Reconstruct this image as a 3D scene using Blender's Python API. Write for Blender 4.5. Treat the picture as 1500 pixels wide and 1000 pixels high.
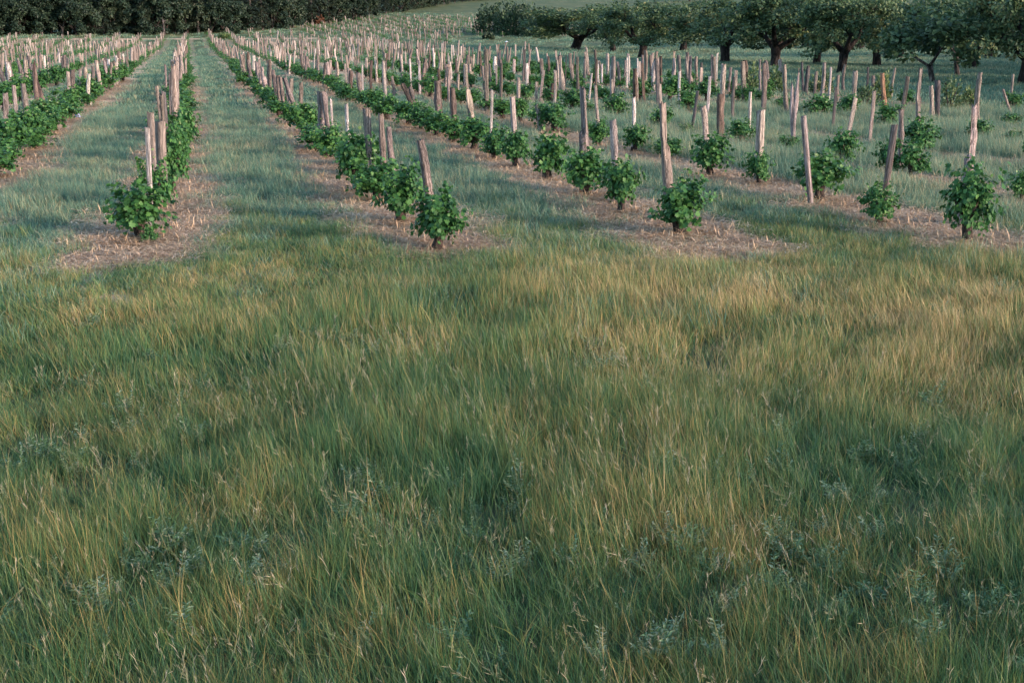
import bpy, math, random
import numpy as np
from mathutils import Vector, Matrix, Quaternion, Euler

R = math.radians
scene = bpy.context.scene
COL = scene.collection
for o in list(bpy.data.objects):
    bpy.data.objects.remove(o)

# ------------------------------------------------------------ camera, sky, sun, exposure
PITCH, YAW, FPX, CAMH = R(15.5), R(15.3), 1667.0, 3.0
cd = bpy.data.cameras.new('camera')
cam = bpy.data.objects.new('camera', cd)
COL.objects.link(cam)
cd.sensor_width = 36.0
cd.lens = 40.0
cd.clip_start, cd.clip_end = 0.1, 6000
cam.location = (0, 0, CAMH)
cam.rotation_euler = (math.pi / 2 - PITCH, 0, -YAW)
scene.camera = cam

SUN_AZ, SUN_EL = R(136), R(13)           # azimuth clockwise from +Y; behind and to the right of the camera
world = bpy.data.worlds.new('World')
scene.world = world
world.use_nodes = True
wn = world.node_tree
wn.nodes.clear()
sky = wn.nodes.new('ShaderNodeTexSky')
sky.sky_type = 'NISHITA'
sky.sun_disc = False
sky.sun_elevation = SUN_EL
sky.sun_rotation = SUN_AZ
sky.air_density = 1.0
sky.dust_density = 0.4
sky.ozone_density = 1.8
bg = wn.nodes.new('ShaderNodeBackground')
bg.inputs['Strength'].default_value = 0.15
wo = wn.nodes.new('ShaderNodeOutputWorld')
wn.links.new(sky.outputs[0], bg.inputs[0])
wn.links.new(bg.outputs[0], wo.inputs[0])

sd = bpy.data.lights.new('sun', 'SUN')
sd.energy = 2.45
sd.angle = R(8)
sd.color = (1.0, 0.74, 0.60)
sun = bpy.data.objects.new('sun', sd)
COL.objects.link(sun)
sdir = Vector((math.sin(SUN_AZ) * math.cos(SUN_EL), math.cos(SUN_AZ) * math.cos(SUN_EL), math.sin(SUN_EL)))
sun.rotation_euler = sdir.to_track_quat('Z', 'Y').to_euler()
sun.location = (20, -20, 30)

vs = scene.view_settings
vs.view_transform = 'Standard'
vs.look = 'None'
vs.exposure = 2.2
vs.gamma = 1.0
scene.render.engine = 'CYCLES'
scene.cycles.max_bounces = 6
scene.cycles.transparent_max_bounces = 4
scene.cycles.use_denoising = True

rng = np.random.default_rng(7)
random.seed(7)

# ------------------------------------------------------------ terrain shape and picture-to-ground helper
def sm(a, b, v):
    t = np.clip((np.asarray(v, float) - a) / (b - a), 0, 1)
    return t * t * (3 - 2 * t)

def height(x, y):
    x = np.asarray(x, float); y = np.asarray(y, float)
    rr = np.hypot(x, y)
    z = -0.22 * sm(15, 30, y)
    z = z + 14 * sm(200, 520, rr) + 1.5 * sm(170, 235, rr) + 40 * sm(450, 1500, rr)
    z = z + 0.035 * np.sin(x * 0.9 + 0.7 * np.sin(y * 0.6)) * np.sin(y * 0.75 + 1.3) * (1 - sm(60, 120, rr))
    return z

CR = np.array([math.cos(YAW), -math.sin(YAW), 0])
CF = np.array([math.sin(YAW) * math.cos(PITCH), math.cos(YAW) * math.cos(PITCH), -math.sin(PITCH)])
CU = np.array([math.sin(YAW) * math.sin(PITCH), math.cos(YAW) * math.sin(PITCH), math.cos(PITCH)])
FWD = np.array([math.sin(YAW), math.cos(YAW), 0])

def ray(px, py):
    return CF + CR * (px - 750) / FPX + CU * (500 - py) / FPX

def at(px, py):
    """Ground point met by a line of sight of the 1500 x 1000 photograph."""
    d = ray(px, py)
    t = 2.0
    for _ in range(3000):
        p = d * t
        h = CAMH + p[2] - float(height(p[0], p[1]))
        if h <= 0.002:
            break
        t += max(h * 0.6, 0.003)
        if t > 1200:
            break
    p = d * t
    return Vector((p[0], p[1], float(height(p[0], p[1]))))

def up_at(base, px, py):
    """Point on the upright plane through base, square to the heading, seen at a picture point."""
    d = ray(px, py)
    t = (base.x * FWD[0] + base.y * FWD[1]) / (d @ FWD)
    return Vector((d[0] * t, d[1] * t, CAMH + d[2] * t))

def project(P):
    P = np.asarray(P, float) - np.array([0, 0, CAMH])
    zc = P @ CF
    return 750 + FPX * (P @ CR) / zc, 500 - FPX * (P @ CU) / zc, zc

def rowx(i):
    return -0.6 + 3.72 * i

# ------------------------------------------------------------ material helpers
def new_mat(name):
    m = bpy.data.materials.new(name)
    m.use_nodes = True
    m.node_tree.nodes.clear()
    return m, m.node_tree

class NT:
    def __init__(s, nt): s.nt = nt
    def n(s, t, **k):
        nd = s.nt.nodes.new(t)
        for a, b in k.items(): setattr(nd, a, b)
        return nd
    def l(s, a, b): s.nt.links.new(a, b)
    def math(s, op, a, b=None, clamp=False):
        nd = s.n('ShaderNodeMath', operation=op, use_clamp=clamp)
        for i, v in enumerate((a, b)):
            if v is None: continue
            if isinstance(v, (int, float)): nd.inputs[i].default_value = v
            else: s.l(v, nd.inputs[i])
        return nd.outputs[0]
    def noise(s, vec, scale, detail=3, rough=0.55):
        nd = s.n('ShaderNodeTexNoise')
        nd.inputs['Scale'].default_value = scale
        nd.inputs['Detail'].default_value = detail
        nd.inputs['Roughness'].default_value = rough
        s.l(vec, nd.inputs['Vector'])
        return nd.outputs['Fac']
    def maprange(s, v, a, b, c, d):
        nd = s.n('ShaderNodeMapRange')
        s.l(v, nd.inputs[0])
        for i, q in enumerate((a, b, c, d)): nd.inputs[1 + i].default_value = q
        return nd.outputs[0]
    def ramp(s, v, stops):
        nd = s.n('ShaderNodeValToRGB')
        el = nd.color_ramp.elements
        while len(el) < len(stops): el.new(0.5)
        for e, (p, c) in zip(el, stops):
            e.position = p; e.color = (*c, 1)
        s.l(v, nd.inputs[0])
        return nd.outputs[0]
    def mix(s, f, a, b, blend='MIX'):
        nd = s.n('ShaderNodeMix', data_type='RGBA', blend_type=blend)
        for i, v in ((0, f), (6, a), (7, b)):
            if isinstance(v, (int, float)): nd.inputs[i].default_value = v
            elif isinstance(v, tuple): nd.inputs[i].default_value = (*v, 1)
            else: s.l(v, nd.inputs[i])
        return nd.outputs[2]
    def mapping(s, vec, scale):
        nd = s.n('ShaderNodeMapping')
        nd.inputs['Scale'].default_value = scale
        s.l(vec, nd.inputs['Vector'])
        return nd.outputs[0]
    def attr(s, name):
        return s.n('ShaderNodeAttribute', attribute_name=name).outputs['Fac']
    def bump(s, h, strength, dist):
        nd = s.n('ShaderNodeBump')
        nd.inputs['Strength'].default_value = strength
        nd.inputs['Distance'].default_value = dist
        s.l(h, nd.inputs['Height'])
        return nd.outputs[0]
    def surf(s, col, rough=0.8, spec=0.3, normal=None, trans=0.0, tcol=None):
        p = s.n('ShaderNodeBsdfPrincipled')
        if isinstance(col, tuple): p.inputs['Base Color'].default_value = (*col, 1)
        else: s.l(col, p.inputs['Base Color'])
        p.inputs['Roughness'].default_value = rough
        p.inputs['Specular IOR Level'].default_value = spec
        if normal is not None: s.l(normal, p.inputs['Normal'])
        out = s.n('ShaderNodeOutputMaterial')
        sh = p.outputs[0]
        if trans:
            t = s.n('ShaderNodeBsdfTranslucent')
            c = tcol if tcol is not None else col
            if isinstance(c, tuple): t.inputs['Color'].default_value = (*c, 1)
            else: s.l(c, t.inputs['Color'])
            mx = s.n('ShaderNodeMixShader')
            mx.inputs[0].default_value = trans
            s.l(sh, mx.inputs[1]); s.l(t.outputs[0], mx.inputs[2])
            sh = mx.outputs[0]
        s.l(sh, out.inputs['Surface'])

def grass_mat(name, bias, stops, patchscale=0.33, zones=()):
    m, nt = new_mat(name)
    g = NT(nt)
    pos = g.n('ShaderNodeNewGeometry').outputs['Position']
    n1 = g.noise(pos, patchscale, 4, 0.6)
    n2 = g.noise(pos, 2.3, 2)
    v = g.math('MULTIPLY', g.math('SUBTRACT', n1, 0.5), 1.35)
    v = g.math('ADD', v, g.math('MULTIPLY', g.math('SUBTRACT', n2, 0.5), 0.9))
    v = g.math('ADD', v, g.math('MULTIPLY', g.math('SUBTRACT', g.attr('tint'), 0.5), 0.95))
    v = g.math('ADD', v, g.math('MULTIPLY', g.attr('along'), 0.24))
    v = g.math('ADD', v, bias)
    for (cx, cy, rad, amt) in zones:
        nd = g.n('ShaderNodeVectorMath', operation='DISTANCE')
        g.l(pos, nd.inputs[0]); nd.inputs[1].default_value = (cx, cy, 0)
        v = g.math('ADD', v, g.maprange(nd.outputs['Value'], 0.0, rad, amt, 0.0))
    c = g.ramp(v, stops)
    hv = g.n('ShaderNodeHueSaturation')
    g.l(g.maprange(g.attr('tint2'), 0, 1, 0.75, 1.3), hv.inputs['Value'])
    g.l(c, hv.inputs['Color'])
    g.surf(hv.outputs[0], 0.5, 0.35, None, 0.33)
    return m

G_STOPS = [(0.0, (0.026, 0.080, 0.034)), (0.22, (0.052, 0.122, 0.040)), (0.42, (0.104, 0.165, 0.048)),
           (0.62, (0.165, 0.155, 0.048)), (0.82, (0.295, 0.205, 0.075)), (1.0, (0.39, 0.285, 0.14))]
L_STOPS = [(0.0, (0.040, 0.105, 0.072)), (0.3, (0.082, 0.165, 0.106)), (0.6, (0.155, 0.215, 0.128)),  # blue-grey sheen of the lane grass is put into these greens
           (0.85, (0.25, 0.22, 0.11)), (1.0, (0.36, 0.28, 0.17))]
ZONES = ((5.8, 10.6, 4.4, 0.40), (9.5, 9.5, 4.0, 0.24), (0.2, 13.3, 2.6, 0.16), (1.9, 5.0, 4.0, -0.06), (3.6, 13.6, 3.4, 0.10), (7.5, 12.8, 3.5, 0.10), (-3.0, 13.8, 3.0, 0.14))
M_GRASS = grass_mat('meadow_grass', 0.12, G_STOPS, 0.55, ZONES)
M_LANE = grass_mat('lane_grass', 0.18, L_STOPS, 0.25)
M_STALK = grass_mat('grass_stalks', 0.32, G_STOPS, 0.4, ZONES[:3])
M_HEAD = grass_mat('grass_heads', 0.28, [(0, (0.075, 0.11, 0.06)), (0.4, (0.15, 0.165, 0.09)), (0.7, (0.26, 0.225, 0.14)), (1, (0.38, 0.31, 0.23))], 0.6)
M_WEED = grass_mat('weed_leaves', 0.50, [(0, (0.026, 0.078, 0.034)), (0.4, (0.060, 0.130, 0.056)), (0.75, (0.125, 0.190, 0.090)), (1, (0.26, 0.30, 0.18))], 0.8)
M_STRAW = grass_mat('straw_litter', 0.66, [(0, (0.19, 0.12, 0.07)), (0.4, (0.33, 0.22, 0.13)), (0.7, (0.46, 0.32, 0.20)), (1, (0.57, 0.425, 0.285))], 0.7)

def leaf_mat(name, stops, rough=0.55, trans=0.3, spec=0.22, objvar=0.25):
    m, nt = new_mat(name)
    g = NT(nt)
    pos = g.n('ShaderNodeNewGeometry').outputs['Position']
    oi = g.n('ShaderNodeObjectInfo').outputs['Random']
    v = g.math('ADD', g.attr('tint'), g.math('MULTIPLY', g.math('SUBTRACT', oi, 0.5), objvar))
    v = g.math('ADD', v, g.math('MULTIPLY', g.math('SUBTRACT', g.noise(pos, 2.0, 2), 0.5), 0.35))
    c = g.ramp(v, stops)
    g.surf(c, rough, spec, None, trans)
    return m

M_VINE = leaf_mat('vine_leaves', [(0.0, (0.018, 0.058, 0.018)), (0.45, (0.034, 0.105, 0.027)), (0.8, (0.062, 0.150, 0.036)), (0.95, (0.11, 0.185, 0.055)), (1.0, (0.17, 0.23, 0.10))])
M_ORCH = leaf_mat('orchard_leaves', [(0.0, (0.022, 0.050, 0.026)), (0.5, (0.052, 0.090, 0.038)), (0.85, (0.10, 0.135, 0.055)), (1.0, (0.22, 0.21, 0.10))])
M_OAK = leaf_mat('wood_leaves', [(0.0, (0.010, 0.022, 0.014)), (0.5, (0.019, 0.036, 0.021)), (0.9, (0.033, 0.052, 0.028)), (1.0, (0.055, 0.070, 0.040))], trans=0.2, objvar=0.7)
M_PINE = leaf_mat('conifer_needles', [(0.0, (0.010, 0.019, 0.014)), (0.5, (0.017, 0.030, 0.020)), (1.0, (0.036, 0.048, 0.028))], trans=0.15, objvar=0.6)
M_DARK = leaf_mat('thicket_leaves', [(0.0, (0.014, 0.032, 0.018)), (0.5, (0.028, 0.054, 0.026)), (1.0, (0.060, 0.085, 0.040))], trans=0.2)
M_RUST = leaf_mat('rust_leaves', [(0.0, (0.06, 0.026, 0.014)), (1.0, (0.10, 0.042, 0.022))], trans=0.2)
M_SHRUB = leaf_mat('shrub_leaves', [(0.0, (0.035, 0.060, 0.025)), (0.5, (0.070, 0.110, 0.038)), (1.0, (0.14, 0.17, 0.06))])

def wood_mat(name, use_color=True, base=(0.3, 0.25, 0.22), stretch=(5, 5, 1.6), bark=1.0):
    m, nt = new_mat(name)
    g = NT(nt)
    tc = g.n('ShaderNodeTexCoord').outputs['Object']
    oi = g.n('ShaderNodeObjectInfo')
    add = g.n('ShaderNodeVectorMath', operation='ADD')
    g.l(tc, add.inputs[0])
    cx = g.n('ShaderNodeCombineXYZ'); g.l(g.math('MULTIPLY', oi.outputs['Random'], 37), cx.inputs[2])
    g.l(cx.outputs[0], add.inputs[1])
    v = g.mapping(add.outputs[0], stretch)
    n1 = g.noise(v, 1.6, 6, 0.65)
    n2 = g.noise(g.mapping(add.outputs[0], (stretch[0] * 1.6, stretch[1] * 1.6, stretch[2] * 0.6)), 3.0, 4, 0.6)
    n3 = g.noise(add.outputs[0], 2.2, 3)
    col = oi.outputs['Color'] if use_color else None
    if col is None:
        rgb = g.n('ShaderNodeRGB'); rgb.outputs[0].default_value = (*base, 1); col = rgb.outputs[0]
    f = g.maprange(n1, 0.36, 0.64, 0.35, 1.35)
    f = g.math('MULTIPLY', f, g.maprange(n2, 0.40, 0.54, 0.35, 1.1))
    f = g.math('MULTIPLY', f, g.maprange(n3, 0.3, 0.7, 0.6, 1.3))
    cr = g.noise(g.mapping(add.outputs[0], (stretch[0] * 1.3, stretch[1] * 1.3, stretch[2] * 0.9)), 2.0, 4, 0.6)
    f = g.math('MULTIPLY', f, g.maprange(g.math('ABSOLUTE', g.math('SUBTRACT', cr, 0.5)), 0.0, 0.075, 0.16, 1.0))
    cx2 = g.n('ShaderNodeCombineColor')
    for i in range(3): g.l(f, cx2.inputs[i])
    c = g.mix(1.0, col, cx2.outputs[0], 'MULTIPLY')
    if use_color: c = g.mix(g.maprange(n3, 0.45, 0.75, 0, 0.3), c, (0.26, 0.185, 0.145))
    g.surf(c, 0.85, 0.15, g.bump(n2, 0.6 * bark, 0.02))
    return m

M_POST = wood_mat('weathered_wood')
M_STEM = wood_mat('vine_bark', False, (0.065, 0.048, 0.040), (14, 14, 5))
M_TRUNK = wood_mat('tree_bark', False, (0.034, 0.027, 0.024), (2.2, 2.2, 0.8))
M_LIMB = wood_mat('grey_limb_bark', False, (0.10, 0.085, 0.078), (2.2, 2.2, 0.8))

def ground_mat():
    m, nt = new_mat('field_ground')
    g = NT(nt)
    pos = g.n('ShaderNodeNewGeometry').outputs['Position']
    sx = g.n('ShaderNodeSeparateXYZ'); g.l(pos, sx.inputs[0])
    X, Y = sx.outputs[0], sx.outputs[1]
    nA = g.noise(pos, 0.25, 4, 0.6)
    nB = g.noise(pos, 1.4, 4, 0.6)
    nC = g.noise(pos, 9.0, 4, 0.7)
    far = g.ramp(g.math('ADD', g.math('MULTIPLY', nA, 0.7), g.math('MULTIPLY', nB, 0.3)),
                 [(0.3, (0.034, 0.056, 0.026)), (0.5, (0.062, 0.080, 0.034)), (0.62, (0.105, 0.10, 0.045)), (0.75, (0.17, 0.135, 0.06))])
    near = g.ramp(nB, [(0.3, (0.035, 0.050, 0.026)), (0.7, (0.075, 0.075, 0.042))])
    grass = g.mix(g.maprange(Y, 25, 70, 0, 1), near, far)
    # bare straw-covered strips under the vine rows
    q = g.math('ADD', g.math('DIVIDE', g.math('SUBTRACT', X, rowx(0)), 3.72), 0.5)
    q = g.math('ABSOLUTE', g.math('SUBTRACT', g.math('FRACT', q), 0.5))
    dist = g.math('MULTIPLY', q, 3.72)
    dist = g.math('ADD', dist, g.math('MULTIPLY', g.math('SUBTRACT', nB, 0.5), 0.7))
    strip = g.maprange(dist, 0.9, 1.3, 1, 0)
    strip = g.math('MULTIPLY', strip, g.maprange(g.math('ADD', Y, g.math('MULTIPLY', nB, 2.0)), 13.8, 15.0, 0, 1))
    strip = g.math('MULTIPLY', strip, g.maprange(Y, 60, 150, 1, 0.35))
    strip = g.math('MULTIPLY', strip, g.maprange(Y, 205, 215, 1, 0))
    strip = g.math('MULTIPLY', strip, g.maprange(X, rowx(7.4), rowx(8.2), 1, 0))
    soil = g.ramp(g.math('ADD', g.math('MULTIPLY', nC, 0.5), g.math('MULTIPLY', nB, 0.5)),
                  [(0.3, (0.26, 0.175, 0.115)), (0.5, (0.42, 0.29, 0.19)), (0.7, (0.55, 0.395, 0.265))])
    # cross track where the rows end
    tr = g.math('MULTIPLY', g.maprange(g.math('ABSOLUTE', g.math('SUBTRACT', g.math('ADD', Y, g.math('MULTIPLY', nA, 4.0)), 211)), 1.5, 3.5, 0.8, 0), g.maprange(X, 20, 30, 1, 0))
    strip = g.math('MAXIMUM', strip, tr)
    c = g.mix(strip, grass, soil)
    g.surf(c, 0.95, 0.1, g.bump(nC, 0.8, 0.05))
    return m

# ------------------------------------------------------------ mesh helpers
def mesh_np(name, V, Fc, mats, attrs=None, smooth=False, fmat=None):
    """V (n,3); Fc: list of (m,k) index arrays, each of one face size."""
    me = bpy.data.meshes.new(name)
    V = np.asarray(V, np.float32)
    Fc = [np.asarray(f, np.int32) for f in (Fc if isinstance(Fc, list) else [Fc]) if len(f)]
    loops = np.concatenate([f.ravel() for f in Fc])
    sizes = np.concatenate([np.full(len(f), f.shape[1], np.int32) for f in Fc])
    starts = np.concatenate([[0], np.cumsum(sizes)[:-1]]).astype(np.int32)
    me.vertices.add(len(V)); me.vertices.foreach_set('co', V.ravel())
    me.loops.add(len(loops)); me.loops.foreach_set('vertex_index', loops)
    me.polygons.add(len(sizes))
    me.polygons.foreach_set('loop_start', starts)
    me.polygons.foreach_set('loop_total', sizes)
    if smooth: me.polygons.foreach_set('use_smooth', np.ones(len(sizes), bool))
    for m in (mats if isinstance(mats, (list, tuple)) else [mats]): me.materials.append(m)
    if fmat is not None: me.polygons.foreach_set('material_index', np.asarray(fmat, np.int32))
    for k, a in (attrs or {}).items():
        at_ = me.attributes.new(k, 'FLOAT', 'POINT')
        at_.data.foreach_set('value', np.asarray(a, np.float32))
    me.update(); me.validate()
    return me

class Geo:
    """Collects tubes and leaf scatters into one vertex/face store."""
    def __init__(s): s.V = []; s.Q = []; s.T = []; s.n = 0
    def tube(s, pts, rad, sides=8, wob=0.0, cap=True, seed=0):
        r_ = np.random.default_rng(seed + len(s.V) * 13)
        pts = [Vector(p) for p in pts]
        rings = []
        ref = Vector((0.31, 0.95, 0.05))
        for i, p in enumerate(pts):
            d = (pts[min(i + 1, len(pts) - 1)] - pts[max(i - 1, 0)]).normalized()
            a = d.cross(ref).normalized(); b = d.cross(a).normalized()
            ring = []
            for k in range(sides):
                t = 2 * math.pi * k / sides
                rr = rad[i] * (1 + wob * r_.uniform(-1, 1))
                ring.append(p + (a * math.cos(t) + b * math.sin(t)) * rr)
            rings.append(ring)
        base = s.n
        for ring in rings:
            s.V.extend([tuple(v) for v in ring])
        s.n += len(rings) * sides
        for i in range(len(rings) - 1):
            for k in range(sides):
                k2 = (k + 1) % sides
                s.Q.append((base + i * sides + k, base + i * sides + k2, base + (i + 1) * sides + k2, base + (i + 1) * sides + k))
        if cap:
            c = s.n; s.V.append(tuple(pts[-1])); s.n += 1
            o = base + (len(rings) - 1) * sides
            for k in range(sides): s.T.append((o + k, o + (k + 1) % sides, c))
    def mesh(s, name, mat, smooth=True):
        F = []
        if s.Q: F.append(np.array(s.Q))
        if s.T: F.append(np.array(s.T))
        return mesh_np(name, np.array(s.V), F, mat, smooth=smooth)

def scatter(tv, tf, P, D, N, S):
    """Copies of a leaf template: y axis along D, z axis near N."""
    D = D / np.linalg.norm(D, axis=1, keepdims=True)
    Xa = np.cross(D, N); Xa /= np.linalg.norm(Xa, axis=1, keepdims=True) + 1e-9
    Na = np.cross(Xa, D)
    S = np.asarray(S)
    V = P[:, None, :] + S[:, None, None] * (tv[None, :, 0, None] * Xa[:, None, :] + tv[None, :, 1, None] * D[:, None, :] + tv[None, :, 2, None] * Na[:, None, :])
    F = tf[None] + (np.arange(len(P)) * len(tv))[:, None, None]
    return V.reshape(-1, 3), F.reshape(-1, tf.shape[1])

half = [(0.0, 0.10), (0.26, 0.0), (0.54, 0.28), (0.38, 0.44), (0.46, 0.74), (0.17, 0.74), (0.0, 1.0)]
outl = half + [(-a, b) for a, b in half[-2:0:-1]]
VLEAF_V = np.array([(0, 0.42, -0.05)] + [(a, b, 0.10 * abs(a) - 0.18 * max(b - 0.5, 0)) for a, b in outl], float)
VLEAF_F = np.array([(0, i + 1, (i + 1) % len(outl) + 1) for i in range(len(outl))])
DLEAF_V = np.array([(0, 0, 0), (0.30, 0.45, 0.08), (0, 1, -0.06), (-0.30, 0.45, 0.08)], float)
DLEAF_F = np.array([(0, 1, 2), (0, 2, 3)])
HLEAF_V = np.array([(0, 0, 0), (0.32, 0.35, 0.05), (0.24, 0.75, 0.02), (0, 1, -0.12), (-0.24, 0.75, 0.02), (-0.32, 0.35, 0.05)], float)
HLEAF_F = np.array([(0, 1, 2), (0, 2, 3), (0, 3, 4), (0, 4, 5)])

def unit(n, r_):
    v = r_.normal(size=(n, 3)); return v / np.linalg.norm(v, axis=1, keepdims=True)

def link(name, data, parent=None, loc=None):
    o = bpy.data.objects.new(name, data)
    COL.objects.link(o)
    if parent is not None: o.parent = parent
    if loc is not None: o.location = loc
    return o

def thing(name, label, cat, loc, group=None, rz=0.0, data=None):
    o = link(name, data, None, loc)
    o.rotation_euler = (0, 0, rz)
    o['label'] = label; o['category'] = cat
    if group: o['group'] = group
    return o

# ------------------------------------------------------------ ground sheet
def axis(lo, hi, near_lo, near_hi, fine, growth):
    a = list(np.arange(near_lo, near_hi, fine))
    st, v = fine, near_hi
    while v < hi: a.append(v); st *= growth; v += st
    a.append(hi)
    st, v, b = fine, near_lo, []
    while v > lo: st *= growth; v -= st; b.append(max(v, lo))
    return np.array(sorted(set(b + a)))
gx = axis(-2500, 2500, -10, 32, 0.5, 1.07)
gy = axis(-1500, 2600, -4, 60, 0.5, 1.07)
GX, GY = np.meshgrid(gx, gy)
nx, ny = len(gx), len(gy)
idx = np.arange(nx * ny).reshape(ny, nx)
gf = np.stack([idx[:-1, :-1], idx[:-1, 1:], idx[1:, 1:], idx[1:, :-1]], -1).reshape(-1, 4)
gnd = link('ground', mesh_np('ground', np.stack([GX, GY, height(GX, GY)], -1).reshape(-1, 3), gf, ground_mat(), smooth=True))
gnd['kind'] = 'structure'

# ------------------------------------------------------------ instanced ground cover (geometry nodes)
def gn_cover(name, collection, P, rot, scl, index):
    me = bpy.data.meshes.new(name)
    me.vertices.add(len(P)); me.vertices.foreach_set('co', np.asarray(P, np.float32).ravel())
    for k, a in (('rot', rot), ('scl', scl)):
        t = me.attributes.new(k, 'FLOAT_VECTOR', 'POINT'); t.data.foreach_set('vector', np.asarray(a, np.float32).ravel())
    t = me.attributes.new('idx', 'INT', 'POINT'); t.data.foreach_set('value', np.asarray(index, np.int32))
    o = link(name, me)
    ng = bpy.data.node_groups.new(name, 'GeometryNodeTree')
    ng.interface.new_socket('Geometry', in_out='INPUT', socket_type='NodeSocketGeometry')
    ng.interface.new_socket('Geometry', in_out='OUTPUT', socket_type='NodeSocketGeometry')
    nn = ng.nodes.new
    gi, go = nn('NodeGroupInput'), nn('NodeGroupOutput')
    ci = nn('GeometryNodeCollectionInfo')
    ci.inputs['Collection'].default_value = collection
    ci.inputs['Separate Children'].default_value = True
    ci.inputs['Reset Children'].default_value = True
    ip = nn('GeometryNodeInstanceOnPoints')
    ip.inputs['Pick Instance'].default_value = True
    def na(nm, dt):
        q = nn('GeometryNodeInputNamedAttribute'); q.data_type = dt; q.inputs['Name'].default_value = nm
        return q.outputs['Attribute']
    L = ng.links.new
    L(gi.outputs[0], ip.inputs['Points'])
    L(ci.outputs[0], ip.inputs['Instance'])
    L(na('idx', 'INT'), ip.inputs['Instance Index'])
    L(na('rot', 'FLOAT_VECTOR'), ip.inputs['Rotation'])
    L(na('scl', 'FLOAT_VECTOR'), ip.inputs['Scale'])
    L(ip.outputs[0], go.inputs[0])
    md = o.modifiers.new('cover', 'NODES'); md.node_group = ng
    o['kind'] = 'stuff'
    return o

def blades(n, rad, h0, h1, w, curve, lean, r_, seg=3, wpow=1.0):
    """Arrays of n tapering curved blades rooted in a disc."""
    a = r_.uniform(0, 2 * math.pi, n); q = rad * np.sqrt(r_.uniform(0, 1, n))
    bx, by = q * np.cos(a), q * np.sin(a)
    H = r_.uniform(h0, h1, n)
    da = r_.uniform(0, 2 * math.pi, n)
    ln = np.abs(r_.normal(0, lean, n)); cv = np.abs(r_.normal(0, curve, n))
    fa = r_.uniform(0, math.pi, n)
    rows = []
    for i in range(seg + 1):
        t = i / seg
        off = H * (ln * t + cv * t * t)
        cx = bx + np.cos(da) * off; cy = by + np.sin(da) * off
        cz = H * t * (1 - 0.35 * (cv * t) ** 2 / (1 + cv * cv)) - 0.02
        hw = w * 0.5 * (1 - t ** 1.6) * r_.uniform(0.8, 1.2, n)
        if i < seg:
            rows.append(np.stack([cx - np.cos(fa) * hw, cy - np.sin(fa) * hw, cz], -1))
            rows.append(np.stack([cx + np.cos(fa) * hw, cy + np.sin(fa) * hw, cz], -1))
        else:
            rows.append(np.stack([cx, cy, cz], -1))
    V = np.stack(rows, 1)
    k = 2 * seg + 1
    o = (np.arange(n) * k)[:, None]
    Q = [np.concatenate([o + 2 * i, o + 2 * i + 1, o + 2 * i + 3, o + 2 * i + 2], 1) for i in range(seg - 1)]
    T = np.concatenate([o + 2 * seg - 2, o + 2 * seg - 1, o + 2 * seg], 1)
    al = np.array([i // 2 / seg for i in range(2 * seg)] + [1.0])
    tips = V[:, -1]; prev = 0.5 * (V[:, -2] + V[:, -3])
    return V.reshape(-1, 3), (np.concatenate(Q) if Q else np.zeros((0, 4), int)), T, np.tile(al, n), np.repeat(r_.uniform(0, 1, n), k), np.repeat(r_.uniform(0, 1, n), k), tips, prev

def source(coll, name, me):
    o = bpy.data.objects.new(name, me); coll.objects.link(o); return o

def tuft_mesh(name, mat, seed, n, rad, h0, h1, w, curve, lean, seg=3, stalks=0, sh=(0.35, 0.55), sw=0.003, head=(0.05, 0.09), mats=None):
    r_ = np.random.default_rng(seed)
    V, Q, T, al, t1, t2, _, _ = blades(n, rad, h0, h1, w, curve, lean, r_, seg)
    Fq, Ft, fq, ft = [Q], [T], [np.zeros(len(Q))], [np.zeros(len(T))]
    VV, AL, T1, T2 = [V], [al], [t1], [t2]
    nv = len(V)
    if stalks:
        V2, Q2, T2_, al2, a1, a2, tips, prev = blades(stalks, rad * 1.1, sh[0], sh[1], sw, 0.16, 0.10, r_, 4)
        VV.append(V2); AL.append(al2); T1.append(a1); T2.append(a2)
        Fq.append(Q2 + nv); Ft.append(T2_ + nv); fq.append(np.ones(len(Q2))); ft.append(np.ones(len(T2_)))
        nv += len(V2)
        # seed heads: bristly spikelets along the last stretch of every stalk
        d = tips - prev; d /= np.linalg.norm(d, axis=1, keepdims=True)
        m = 9
        L = r_.uniform(head[0], head[1], stalks)
        P = (tips[:, None] + d[:, None] * (np.linspace(-0.15, 0.75, m)[None, :, None] * L[:, None, None])).reshape(-1, 3)
        Dm = np.repeat(d, m, 0) + 0.42 * unit(stalks * m, r_) + np.array([0, 0, -0.12])
        S = np.repeat(L, m) * r_.uniform(0.28, 0.5, stalks * m)
        tv = DLEAF_V * np.array([0.10, 1, 0.3])
        V3, F3 = scatter(tv, DLEAF_F, P, Dm, unit(len(P), r_), S)
        VV.append(V3); AL.append(np.tile([0.2, 0.5, 1, 0.5], len(P)))
        T1.append(np.repeat(r_.uniform(0, 1, stalks), m * 4)); T2.append(np.repeat(r_.uniform(0, 1, len(P)), 4))
        Ft.append(F3 + nv); ft.append(np.full(len(F3), 2))
    F = [np.concatenate(Fq), np.concatenate(Ft)]
    fm = np.concatenate([np.concatenate(fq), np.concatenate(ft)])
    F2 = [f for f in F if len(f)]
    return mesh_np(name, np.concatenate(VV), F2, mats or [mat, M_STALK, M_HEAD], {'along': np.concatenate(AL), 'tint': np.concatenate(T1), 'tint2': np.concatenate(T2)}, fmat=fm)

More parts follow.
